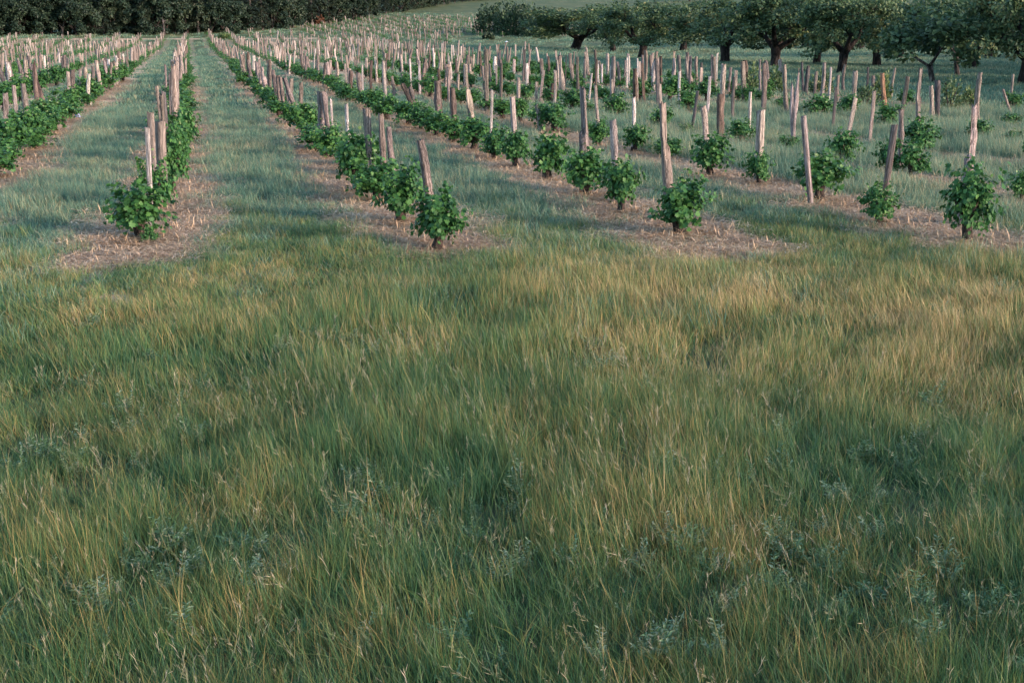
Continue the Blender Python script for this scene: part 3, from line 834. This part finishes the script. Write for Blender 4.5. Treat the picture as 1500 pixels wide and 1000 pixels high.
MV = [  # foot x, foot y, crown width, crown top y, own label
 (212,352,90,270,'front bush vine with wide crown, leftmost of the front vines, before a whitish plank'),
 (226,312,52,236,'bush vine behind the plank and the square post at the front of the left row'),
 (255,288,50,198,'tall bush vine right of the square post, second row of crowns by the bare strip'),
 (262,262,46,185,None),(266,243,44,172,None),(271,228,40,158,None),
 (637,370,82,278,'round bush vine standing in front of the cracked leaning log post'),
 (590,330,74,243,'bush vine just behind the round front vine right of the central lane'),
 (524,283,66,193,'bush vine with bare trunk against an upright log post'),
 (482,236,56,186,'bush vine behind the bare-trunk vine in the row right of the central lane'),(459,212,26,180,'small low vine at the foot of the widest bark post'),(446,198,52,150,None),(427,186,40,150,None),(408,172,36,146,None),(396,158,40,128,None),(384,144,36,122,None),(373,133,34,112,None),
 (997,346,86,262,'front bush vine on a thick split trunk, before the tall two-part post'),
 (910,314,62,232,'upright narrow bush vine with leaves down to the ground, second along its row'),
 (860,290,66,218,'bush vine with bare left trunk under the tall knotty post'),
 (804,268,62,196,'dense bush vine on a dark double trunk left of the tall knotty post'),
 (757,248,50,190,'bush vine under the squared pale post'),(726,236,46,188,'low bush vine under the slim whitish stake'),(692,222,56,172,'bush vine on a stout trunk under the broken-tipped pale post'),
 (665,212,44,172,None),(641,202,46,164,None),(618,193,42,156,None),(598,186,48,146,None),(568,178,44,140,None),(552,168,40,130,None),
 (1419,358,76,250,'tall upright bush vine at the foot of the tall pale split post, far right'),
 (1284,330,40,272,'very small low vine under the leaning grey-brown plank'),
 (1200,297,78,222,'broad spreading vine on a squared post, trunk and post foot both showing'),
 (1113,275,38,222,'narrow vine with leaves hanging down the trunk under the stout square post'),
 (1043,260,58,198,'spreading vine on a leaning forked trunk under the peeled pale log'),
 (978,236,42,200,'vine hidden behind the tall two-part post'),
 (931,226,38,182,'narrow tall vine under the short whitish stake'),(876,217,36,176,'round vine left of the smooth two-toned post'),
 (815,197,52,150,'round vine on a single trunk right of the spiky broken stump post'),(790,190,36,152,None),(762,182,34,142,None),(736,175,42,144,None),(712,166,26,144,None),(692,160,36,130,None),(672,153,36,130,None),(630,143,34,112,None),(652,150,26,126,None),
 (1330,264,46,208,'vine with pale leaves right of the leaning grey-brown plank'),(1303,262,34,206,'vine half hidden behind the leaning grey-brown plank'),
 (1232,247,48,190,'round vine on a dark trunk under the plank leaning right'),(1153,224,30,200,'tiny vine at the foot of the forked post'),
 (1086,214,42,177,'round dense vine with white-tipped leaves beside a whitish stick'),(1006,206,22,182,'tiny vine at the foot of the crossed leaning posts'),(966,194,38,160,'vine whose crown sits on a short trunk, crossed by a dark post top'),
 (899,176,36,140,None),(862,166,24,150,None),(839,165,36,130,None),
 (1497,300,34,248,'dark vine cut by the right edge of the photo'),
 (1345,226,54,176,'large vine with bright leaves under the post with whitish upper length'),(1298,192,36,152,'vine under the orange-lit peeled post'),(1199,175,42,140,'broad low vine on a thin trunk under two grey posts'),(1237,172,36,140,None),
 (1430,210,40,174,'vine under the thick grey post at the far right'),(1482,216,40,192,'low wide vine near the right edge in bare grass'),(1478,188,30,166,None),(1484,164,32,136,None),(1328,157,28,132,None),
 (1007,166,36,132,None),(1081,150,26,128,None),(1035,150,34,120,None),(1116,152,30,132,None),(1146,165,26,142,None),(1012,137,30,124,None),(980,150,40,112,None),(938,150,30,118,None),(884,148,30,128,None),(847,136,26,114,None),(770,150,28,124,None),(720,130,26,106,None),(805,134,30,106,None),
 (14,232,64,170,None),(48,208,48,158,None),(73,194,52,146,None),(105,166,44,128,None),(128,152,44,114,None),(150,137,38,104,None),(165,128,34,98,None),(178,120,32,92,None),
 (5,165,36,122,None),(30,152,36,112,None),(60,140,34,104,None),(82,128,30,96,None),
]
for (bx, by, cw, cty, lb) in MV:
    b = at(bx, by)
    zc = project(b)[2]
    t = up_at(b, bx, cty)
    add_vine(b, cw * zc / FPX * 1.2, (t - b).length * 1.06, None, lb, max(cw * zc / FPX, 0.6) * 1.1)

# every further planting place of the grid
rw = np.random.default_rng(77)
taken_v = np.array([(v['b'].x, v['b'].y) for v in VINES]); taken_p = np.array([(q['b'].x, q['b'].y) for q in POSTS])
far_v, far_p = [], []
for row in range(-16, 40):
    X = rowx(row)
    y = 17.0 + rw.uniform(0, 2)
    while y < 320:
        y += 2.15 + rw.uniform(-.25, .25)
        x = X + rw.normal(0, .14)
        rr = math.hypot(x, y)
        z = float(height(x, y))
        px, py, zc = project((x, y, z))
        if zc < 5 or px < -120 or px > 1620: continue
        if row > 7 and not (rr > 190 and 300 < px < 860): continue
        if row <= 7 and y > 204 and not (300 < px < 860): continue
        if rr > 305 or (px < 440 and rr > 222): continue
        if row <= 7 and 204 < y < 214: continue
        if 190 < rr and px > 660 and rr < 215: continue
        measured = (py > 158 and px > 420) or (px > 1150 and py > 128) or (px < 300 and py > 160)
        dv = np.min(np.hypot(taken_v[:, 0] - x, (taken_v[:, 1] - y) * .6)); dp = np.min(np.hypot(taken_p[:, 0] - x, (taken_p[:, 1] - y)))
        rv, rp_ = rw.uniform(), rw.uniform()
        inside = -5 < px < 1505
        vw = rw.uniform(.7, 1.15); vh = rw.uniform(.62, .92)
        if row in (-1, 0, 1, 2): vw = rw.uniform(.95, 1.3); vh = rw.uniform(.62, .84)
        if dv > .9 and not (measured and inside and px > 640 and py > 150) and rv < (.96 if row < 3 else .82):
            VINES.append(dict(b=Vector((x, y, z)), w=vw, h=vh, d=vw, v=int(rw.integers(8)), label=None, row=row))
        if dp > .8 and not (measured and inside) and rp_ < (.9 if row < 4 else .84):
            q = rw.uniform()
            kd = 'L' if q < .5 else 'P' if q < .68 else 'T' if q < .8 else 'S' if q < .88 else 'N'
            tn = rw.choice(['p', 'g', 'g', 'b', 'w', 'd'], p=[.24, .3, .2, .12, .08, .06])
            hgt = (1.7 if row > 0 else 1.5) * rw.uniform(.72, 1.15) * (.72 if rr > 215 else .92 if y > 120 else 1)
            w = {'L': .15, 'T': .14, 'P': .13, 'S': .12, 'N': .07}[kd] * rw.uniform(.8, 1.25)
            b = Vector((x + (-.25 if row == 0 else rw.normal(0, .12) + (.18 if row == 1 else 0)), y + rw.normal(0, .2), z))
            POSTS.append(dict(b=b, t=b + Vector((rw.normal(0, .09), rw.normal(0, .09), 1)) * hgt, w=w, k=kd, c=str(tn), label=None, row=row))
            if y > 55 and rw.uniform() < .45:
                b2 = b + Vector((rw.normal(0, .12), rw.uniform(.7, 1.3), 0)); b2.z = float(height(b2.x, b2.y))
                POSTS.append(dict(b=b2, t=b2 + Vector((rw.normal(0, .09), rw.normal(0, .09), 1)) * hgt * rw.uniform(.85, 1.1), w=w, k='L', c=str(rw.choice(['p', 'g', 'w'])), label=None, row=row))

# a flush second stake at some far places, as in the crowded left and middle rows
ORD = ['first', 'second', 'third', 'fourth', 'fifth', 'sixth', 'seventh', 'eighth', 'ninth', 'tenth', 'eleventh', 'twelfth', 'thirteenth', 'fourteenth']
def rowname(r_):
    if r_ == 0: return 'the row left of the central lane'
    if r_ == 1: return 'the row right of the central lane'
    if r_ > 1: return 'the %s row right of the central lane' % ORD[min(r_, 14) - 1]
    return 'the %s row left of the central lane' % ORD[min(1 - r_, 14) - 1]

def inframe(v, m=25):
    px, py, zc = project(v['b'])
    return -m < px < 1500 + m and py < 1000

def pick(L):
    L.sort(key=lambda v: v['b'].length)
    seen = [v for v in L if inframe(v)]
    ind = seen[:298]
    ids = {id(v) for v in ind}
    return ind, [v for v in L if id(v) not in ids]

pind, pfar = pick(POSTS)
vind, vfar = pick(VINES)
PG, VG = 'wooden posts along the vine rows', 'bush vines in the vineyard rows'

cnt = {}
for v in sorted(pind, key=lambda v: v['b'].y):
    k = v['row']; cnt[k] = cnt.get(k, 0) + 1; v['n'] = cnt[k]
for i, v in enumerate(pind):
    b, t = v['b'], v['t']
    me = PM[v['k']][i % len(PM[v['k']])]
    lb = v['label']
    if lb is None:
        nm = TWORD[v['c']] + ' ' + KWORD[v['k']]
        lb = (nm + ', ' + ORD[v['n'] - 1] + ' along ' + rowname(v['row'])) if v['n'] <= 14 else (nm + ' far along ' + rowname(v['row']))
        lb = ' '.join(lb.split()[:16])
    o = thing('wooden_post', lb, 'post', b, PG, 0, me)
    ax = t - b; h = ax.length
    yaw = random.uniform(-.35, .35) + (math.radians(38) if v['k'] == 'S' else math.radians(-YAW * 57) if v['k'] in 'FAP' else random.uniform(0, 6.28))
    o.rotation_mode = 'QUATERNION'
    o.rotation_quaternion = Vector((0, 0, 1)).rotation_difference(ax.normalized()) @ Quaternion((0, 0, 1), yaw)
    wf = {'L': 1.12, 'T': 1.15, 'S': .9, 'F': 1.0, 'A': 1.0, 'P': 1.0}.get(v['k'], 1.0)
    o.scale = (v['w'] * wf, v['w'] * wf, h)
    c = TONES[v['c']]; q = random.uniform(.58, 1.12) if v['c'] not in 'wp' else random.uniform(.85, 1.15)
    o.color = (c[0] * q, c[1] * q * random.uniform(.96, 1.04), c[2] * q * random.uniform(.93, 1.07), 1)

SHORT = {'bush vine behind the plank and the square post at the front of the left row': 'bush vine behind the whitish plank and the square post, at the left',
 'tall bush vine right of the square post, second row of crowns by the bare strip': 'tall bush vine behind and right of the square dark-sided post'}
for v in vind:
    v['label'] = SHORT.get(v['label'], v['label'])
cnt = {}
for v in sorted(vind, key=lambda v: v['b'].y):
    k = v['row']; cnt[k] = cnt.get(k, 0) + 1; v['n'] = cnt[k]
for v in vind:
    lb = v['label']
    if lb is None:
        sz = 'wide' if v['w'] > 1.12 else 'small' if v['w'] < .8 else 'leafy'
        lb = (sz + ' bush vine, ' + ORD[v['n'] - 1] + ' along ' + rowname(v['row'])) if v['n'] <= 14 else (sz + ' bush vine far along ' + rowname(v['row']))
    o = thing('grapevine', lb, 'grapevine', v['b'], VG, random.uniform(0, 6.28))
    s, f = VM[v['v']]
    a = link('trunk', s, o); c = link('foliage', f, o)
    c['kind'] = 'stuff'
    # stretch across the view is shared by all directions; stem keeps its thickness
    o.scale = (1, 1, 1)
    a.scale = (v['w'] * .9, v['w'] * .9, v['h']); c.scale = (v['w'], v['d'], v['h'])

# posts and vines beyond the individual ones: one mass each
cP = collection('far_posts_source')
for i, kd in enumerate('LPT'): 
    source(cP, 'a%02d' % i, PM[kd][0])
P, rot, scl = [], [], []
for v in pfar:
    ax = (v['t'] - v['b']); h = ax.length; q = Vector((0, 0, 1)).rotation_difference(ax.normalized()) @ Quaternion((0, 0, 1), random.uniform(0, 6.28))
    P.append(v['b']); rot.append(q.to_euler()); scl.append((v['w'], v['w'], h))
def far_wood():
    m, nt = new_mat('far_wood'); g = NT(nt)
    oi = g.n('ShaderNodeObjectInfo').outputs['Random']
    n = g.noise(g.mapping(g.n('ShaderNodeTexCoord').outputs['Object'], (4, 4, 1.5)), 2.0, 4)
    c = g.ramp(oi, [(0, (0.10, 0.078, 0.066)), (0.4, (0.155, 0.125, 0.108)), (0.8, (0.225, 0.185, 0.16)), (1, (0.34, 0.29, 0.26))])
    cc = g.n('ShaderNodeCombineColor'); f = g.maprange(n, .3, .7, .55, 1.2)
    for i in range(3): g.l(f, cc.inputs[i])
    g.surf(g.mix(1.0, c, cc.outputs[0], 'MULTIPLY'), .85, .15)
    return m
FW = far_wood()
for ob in cP.objects:
    ob.data = ob.data.copy(); ob.data.materials.clear(); ob.data.materials.append(FW)
gn_cover('distant_posts', cP, P, rot, scl, rng.integers(0, 3, len(P)))
cV = collection('far_vines_source')
for i in range(3):
    s, f = vine_meshes(900 + i, 150); source(cV, 'a%02d' % i, f)
P = [v['b'] for v in vfar]
gn_cover('distant_vines', cV, P, [(0, 0, random.uniform(0, 6.28)) for _ in P], [(v['w'] * 1.3, v['w'] * 1.3, v['h'] * 1.05) for v in vfar], rng.integers(0, 3, len(P)))

# low sucker growth at the foot of the front vine
b = at(222, 358)
o = thing('vine_sucker', 'low leafy sucker on the bare ground below the leftmost front vine', 'seedling', b, None)
link('foliage', VM[2][1], o).scale = (.30, .26, .34)
o.children[0].location = (0, 0, -.05); o.children[0]['kind'] = 'stuff'

# ------------------------------------------------------------ trees
def orchard_tree(seed, H=5.4, spread=3.6, tr=.28, clumps=60, per=70, ls=.30, mat=M_ORCH, fork=.26, limbs=4, lm=M_TRUNK, low=.36):
    r_ = np.random.default_rng(seed)
    g = Geo(); ends = []
    fk = H * fork
    lean = r_.normal(0, .16, 2)
    g.tube([(0, 0, -.3), (0, 0, .1), (lean[0] * .5, lean[1] * .5, fk * .55), (lean[0], lean[1], fk)], [tr * 1.35, tr * 1.12, tr * .95, tr * 1.12], 12, .10)
    top = Vector((lean[0], lean[1], fk))
    for k in range(limbs):
        a = 6.283 * k / limbs + r_.uniform(-.4, .4); out = spread * r_.uniform(.5, .85); up = H * r_.uniform(.36, .60)
        e = top + Vector((math.cos(a) * out, math.sin(a) * out, up))
        m1 = top.lerp(e, .35) + Vector((math.cos(a) * .25, math.sin(a) * .25, -.08)) + Vector(r_.normal(0, .10, 3)); m2 = top.lerp(e, .7) + Vector(r_.normal(0, .16, 3))
        g.tube([top - Vector((0, 0, tr * .8)), m1, m2, e], [tr * .72, tr * .46, tr * .26, tr * .09], 8, .09)
        for j in range(5):
            s_ = m1.lerp(m2, r_.uniform(0, 1)) if j < 3 else m2
            ea = a + r_.uniform(-1.3, 1.3)
            ee = s_ + Vector((math.cos(ea) * spread * .4, math.sin(ea) * spread * .4, H * r_.uniform(.02, .30)))
            g.tube([s_, s_.lerp(ee, .5) + Vector(r_.normal(0, .12, 3)), ee], [tr * .22, tr * .13, tr * .05], 5, .05)
            ends.append(ee); ends.append(s_.lerp(ee, .6))
        ends.append(e); ends.append(m2)
    trunk = g.mesh('trunk', lm)
    P, D, N, S, T = [], [], [], [], []
    for c in range(clumps):
        if c < len(ends): q = ends[c] + Vector(r_.normal(0, .15, 3))
        else:
            a = r_.uniform(0, 6.28); rr = spread * math.sqrt(r_.uniform(0, 1)) * 1.05
            q = Vector((lean[0] + math.cos(a) * rr, lean[1] + math.sin(a) * rr, H * r_.uniform(low, .95) * (1 - .22 * (rr / spread) ** 2)))
        n = int(per * r_.uniform(.6, 1.4)); rad = r_.uniform(.35, .85)
        d = unit(n, r_); q_ = np.array(q) + d * (rad * r_.uniform(.3, 1, n) ** .5)[:, None] * np.array([1, 1, .7])
        P.append(q_); D.append(unit(n, r_) + np.array([0, 0, -.35]) + d * .3); N.append(d * .7 + np.array([0, 0, .6]) + .5 * unit(n, r_)); S.append(r_.uniform(.6, 1.15, n) * ls)
        T.append(np.clip(r_.uniform(.05, .8, n) + r_.uniform(-.15, .25), 0, 1))
    P, D, N, S, T = map(np.concatenate, (P, D, N, S, T))
    V, F = scatter(HLEAF_V, HLEAF_F, P, D, N, S)
    return trunk, mesh_np('crown', V, F, mat, {'tint': np.repeat(T, len(HLEAF_V))})

def conifer(seed, H=13.0, rad=2.4, mat=M_PINE, ls=.40):
    r_ = np.random.default_rng(seed)
    g = Geo()
    g.tube([(0, 0, -.3), (.05, 0, H * .4), (0, .05, H)], [.24, .17, .03], 7, .05)
    P, D, N, S, T = [], [], [], [], []
    z = H * .10
    while z < H * .98:
        f = 1 - z / H
        L = rad * (f ** .75) * r_.uniform(.6, 1.15) + .2
        for k in range(int(r_.integers(4, 7))):
            a = r_.uniform(0, 6.28); l = L * r_.uniform(.6, 1.1)
            dz = -.18 * l + r_.uniform(-.1, .2)
            if k % 3 == 0: g.tube([(0, 0, z), (math.cos(a) * l, math.sin(a) * l, z + dz)], [.05, .015], 4, cap=False)
            n = int(12 * l) + 6
            t = r_.uniform(.15, 1, n)
            q = np.stack([np.cos(a) * l * t, np.sin(a) * l * t, z + dz * t], -1) + r_.normal(0, .16, (n, 3))
            P.append(q); dd = np.tile([math.cos(a), math.sin(a), -.35], (n, 1)) + .7 * unit(n, r_); D.append(dd); N.append(np.tile([0, 0, 1.0], (n, 1)) + .5 * unit(n, r_)); S.append(r_.uniform(.6, 1.2, n) * ls); T.append(np.clip(r_.uniform(0, .9, n), 0, 1))
        z += H * .030
    P, D, N, S, T = map(np.concatenate, (P, D, N, S, T))
    V, F = scatter(HLEAF_V, HLEAF_F, P, D, N, S)
    return g.mesh('trunk', M_LIMB), mesh_np('crown', V, F, mat, {'tint': np.repeat(T, len(HLEAF_V))})

def place_tree(name, pair, loc, sc, label, cat='tree', group=None, rz=None):
    o = thing(name, label, cat, loc, group, random.uniform(0, 6.28) if rz is None else rz)
    o.scale = sc if isinstance(sc, tuple) else (sc, sc, sc)
    link('trunk', pair[0], o)
    c = link('crown', pair[1], o); c['kind'] = 'stuff'
    return o

# orchard: old spreading trees right of the vineyard
OT = [orchard_tree(40 + i, clumps=96, low=.32, per=110, ls=.23) for i in range(5)]
OG = 'old orchard trees beyond the vineyard'
ORCH = [  # foot x, foot y, top y, width, trunk variant, label
 (842,72,8,150,0,'leftmost orchard tree, crown wide and trunk short and thick'),
 (898,76,14,90,1,'small orchard tree on two slanting stems right of the leftmost one'),
 (940,86,2,120,2,'second large orchard tree, bright leafy crown over a straight trunk'),
 (1001,74,-4,110,3,'orchard tree set back with a short brown trunk under a wide crown'),
 (1062,92,-10,140,4,'orchard tree with bare pale limbs spreading low under the crown'),
 (1136,99,-16,150,0,'orchard tree whose trunk opens into a broad dark V'),
 (1196,94,-8,110,1,'orchard tree with a thick trunk leaning right and a hollow low limb'),
 (1232,106,-14,130,2,'orchard tree with a stout trunk flaring to two limbs, mid right'),
 (1284,98,-12,120,3,'orchard tree with a dark straight trunk right of the flaring one'),
 (1366,122,14,110,4,'small young orchard tree on a thin stem in front of the others'),
 (1402,112,-10,100,0,'orchard tree with a black trunk behind the small young tree'),
 (1424,100,-14,120,2,'orchard tree with a torn broken top near the right edge'),
 (1497,124,-30,150,1,'big orchard tree cut by the right edge of the photo'),
 (1318,86,-4,110,3,'orchard tree far back with a reddish broken trunk'),
 (1448,84,-8,120,4,'orchard tree in the back row near the right edge'),
 (1180,70,-14,120,2,'orchard tree in the back row behind the leaning trunk'),
 (1260,72,-14,110,1,'orchard tree in the back row between two dark trunks'),
]
thin = orchard_tree(61, 4.2, 1.9, .11, 44, 64, .26, M_ORCH, .24, 3, M_LIMB)
for (bx, by, ty, w, k, lb) in ORCH:
    b = at(bx, by); zc = project(b)[2]; h = (up_at(b, bx, ty) - b).z
    pr = thin if 'young' in lb else OT[k]
    H0 = 4.2 if pr is thin else 5.6; W0 = 4.4 if pr is thin else 8.2
    place_tree('orchard_tree', pr, b, (1.38 * w * zc / FPX / W0, 1.38 * w * zc / FPX / W0, 1.05 * h / H0), lb, 'tree', OG)

ro = np.random.default_rng(9)  # unseen orchard trees, added toward the sun to shade the orchard ground
for gx_ in range(0, 9):
    for gy_ in range(0, 10):
        x = 40 + 9.5 * gx_ + ro.uniform(-1.2, 1.2); y = 14 + 9.5 * gy_ + ro.uniform(-1.2, 1.2)
        px = project((x, y, 1.0))[0]
        if 1590 < px < 2700 and x > 43:
            s_ = ro.uniform(.9, 1.15)
            place_tree('orchard_tree', OT[int(ro.integers(5))], (x, y, float(height(x, y))), s_, 'spreading old orchard tree further along the orchard, unseen, added to shade the ground', 'tree', OG)
# trees and bushes on the hill behind
for (bx, by, ty, w, lb) in [(1010,2,-22,60,'dark tree on the hill crest above the orchard'),(960,4,-18,36,'small dark bush high on the hill behind the orchard')]:
    b = at(bx, by); zc = project(b)[2]; h = (up_at(b, bx, ty) - b).z
    q = orchard_tree(int(bx), 5.4, 3.4, .2, 46, 60, .42, M_OAK, .12, 4)
    place_tree('hill_tree', q, b, (w * zc / FPX / 8, w * zc / FPX / 8, h / 5.5), lb)

# dark wood along the far left edge
FT = [conifer(1), conifer(2, 14, 2.0), conifer(3, 12, 2.8), orchard_tree(71, 11, 3.6, .24, 110, 76, .46, M_OAK, .08, 5, M_TRUNK, .05), orchard_tree(72, 10, 4.0, .22, 110, 76, .46, M_OAK, .07, 5, M_TRUNK, .05), orchard_tree(73, 12, 3.2, .22, 110, 76, .46, M_OAK, .1, 4, M_LIMB, .1)]
FG = 'trees of the dark wood beyond the vineyard'
EDGE = [(-120, 226), (0, 224), (150, 224), (250, 226), (330, 232), (400, 246), (470, 268), (550, 306), (620, 352), (690, 400), (760, 440)]
def edge_r(px):
    return float(np.interp(px, [e[0] for e in EDGE], [e[1] for e in EDGE]))
rf = np.random.default_rng(5)
FL = {0: 'dark conifer in the wood at the far edge of the vineyard', 1: 'dark leafy tree in the wood at the far edge of the vineyard'}
for depth, step in ((0, 15), (7, 19), (17, 24)):
    px = -130 + depth
    while px < 735:
        r_ = edge_r(px) + depth + rf.uniform(-2, 2)
        a = YAW + math.atan((px - 750) / FPX / math.cos(PITCH))
        x, y = r_ * math.sin(a), r_ * math.cos(a)
        k = int(rf.choice([0, 1, 2, 3, 4, 5], p=[.16, .12, .12, .22, .22, .16]))
        s = rf.uniform(.82, 1.12) * (.62 if px > 640 else .8 if px > 560 else 1)
        place_tree('conifer' if k < 3 else 'woodland_tree', FT[k], (x, y, float(height(x, y)) - .1), (s * rf.uniform(.9, 1.15), s, s), FL[0 if k < 3 else 1], 'tree', FG)
        px += step * rf.uniform(.75, 1.25) * 226 / r_
# bare pale trunk at the wood edge, rust-coloured bushes, low edge shrubs
def bare_trunk(h, seed):
    r_ = np.random.default_rng(seed); g = Geo()
    g.tube([(0, 0, -.2), (.1, 0, h * .5), (.0, 0, h)], [.24, .17, .05], 8, .08)
    for k in range(9):
        z = h * r_.uniform(.35, .95); a = r_.uniform(0, 6.28); l = r_.uniform(.6, 1.6)
        g.tube([(.05, 0, z), (math.cos(a) * l * .5, math.sin(a) * l * .5, z + .25), (math.cos(a) * l, math.sin(a) * l, z + r_.uniform(-.1, .7))], [.06, .04, .012], 5)
    return g.mesh('bare_tree', M_LIMB)
for (px, py, h, lb) in [(424,42,6.5,'bare pale trunk standing at the edge of the dark wood'), (240,52,3.2,'short dead trunk at the wood edge above the central lane'), (536,27,5.5,'thin pale dead trunk near the right end of the wood')]:
    b = at(px, py)
    thing('bare_tree', lb, 'tree', b, None, .4, bare_trunk(h, int(px)))
def bush(seed, w, h, mat, n=420, ls=.16):
    r_ = np.random.default_rng(seed)
    d = unit(n, r_); d[:, 2] = np.abs(d[:, 2])
    lump = 1 + .22 * np.sin(d[:, 0] * 5 + seed) * np.sin(d[:, 1] * 6 + d[:, 2] * 4)
    P = d * (r_.uniform(.25, 1, n) ** .5 * lump)[:, None] * np.array([w / 2, w / 2, h])
    D = d + np.array([0, 0, .6]) + .7 * unit(n, r_); N = d + .6 * unit(n, r_)
    V, F = scatter(HLEAF_V, HLEAF_F, P, D, N, r_.uniform(.6, 1.2, n) * ls)
    g = Geo()
    for k in range(5):
        a = r_.uniform(0, 6.28)
        g.tube([(0, 0, -.1), (math.cos(a) * w * .15, math.sin(a) * w * .15, h * .4), (math.cos(a) * w * .3, math.sin(a) * w * .3, h * .8)], [.03, .02, .008], 5)
    return g.mesh('stems', M_STEM), mesh_np('foliage', V, F, mat, {'tint': np.repeat(np.clip(r_.normal(.5, .22, n), 0, 1), len(HLEAF_V))})
def put_bush(px, py, w, ty, mat, lb, name='shrub', n=420, ls=None):
    b = at(px, py); zc = project(b)[2]; W = w * zc / FPX; h = (up_at(b, px, ty) - b).z
    s, f = bush(int(px + py), W, h, mat, n, ls or max(.09, 5.0 * zc / FPX))
    o = thing(name, lb, 'shrub', b, None, random.uniform(0, 6))
    link('stems', s, o); q = link('foliage', f, o); q['kind'] = 'stuff'
put_bush(1103,142,40,96,M_SHRUB,'yellow-green rounded shrub standing among posts near the orchard')
put_bush(1133,136,34,102,M_SHRUB,'green shrub just right of the yellow-green rounded shrub')
put_bush(1201,136,40,106,M_ORCH,'dark green shrub between posts before the flaring orchard trunk')
put_bush(1267,160,36,126,M_ORCH,'low dark green shrub at the foot of the speckled grey post')
put_bush(1291,150,26,108,M_SHRUB,'tall thin yellow-green shrub beside the orange-lit peeled post')
put_bush(1390,165,34,110,M_ORCH,'dense green shrub hiding a post in front of the black orchard trunk')
put_bush(1418,160,26,130,M_SHRUB,'low green shrub right of the dense shrub that hides a post')
put_bush(720,49,50,8,M_DARK,'dark round bush leftmost in the thicket at the foot of the hill',n=1500,ls=.55)
put_bush(754,52,62,3,M_DARK,'largest dark bush in the middle of the thicket left of the orchard',n=1900,ls=.55)
put_bush(790,54,54,12,M_DARK,'dark bush touching the leftmost orchard tree',n=1500,ls=.55)
put_bush(468,36,15,25,M_RUST,'rust-orange bush at the edge of the dark wood',ls=.5)
put_bush(345,50,10,40,M_OAK,'dark low bush deep in the wood edge above the central rows',ls=.5)
put_bush(268,48,12,44,M_RUST,'low reddish bush below the wood near the end of the central lane',ls=.4)
put_bush(330,58,22,50,M_SHRUB,'low green bush past the far end of the right-hand rows',ls=.4)
put_bush(716,58,14,50,M_OAK,'small dark bush beside the far grassy track',ls=.5)

# small pale things
def crumple(n, w, d, h, seed, mat):
    r_ = np.random.default_rng(seed)
    g_ = np.linspace(-.5, .5, n)
    V = [(x * w + r_.normal(0, .02 * w), y * d + r_.normal(0, .02 * d), h * (.5 + .5 * r_.uniform()) * (1 - max(abs(x), abs(y)) * 1.7) + .03) for y in g_ for x in g_]
    Q = [(j * n + i, j * n + i + 1, (j + 1) * n + i + 1, (j + 1) * n + i) for j in range(n - 1) for i in range(n - 1)]
    return mesh_np('sheet', V, np.array(Q), mat)
def plastic(name, c):
    m, nt = new_mat(name); g = NT(nt)
    n = g.noise(g.n('ShaderNodeTexCoord').outputs['Object'], 6, 3)
    g.surf(g.ramp(n, [(.3, tuple(v * .8 for v in c)), (.7, c)]), .5, .4)
    return m
b = at(742, 62); thing('white_sheet', 'small white sheet lying on the pale grass beyond the crowded posts', 'sheet', b, None, .2, crumple(7, .55, .7, .22, 3, plastic('white_plastic', (.75, .75, .73))))
b = at(114, 174); o = thing('plastic_scrap', 'crumpled lavender plastic scrap on the bare strip beside a left-hand vine', 'plastic scrap', b, None, .6, crumple(7, .2, .22, .26, 4, plastic('lavender_plastic', (.20, .21, .32))))
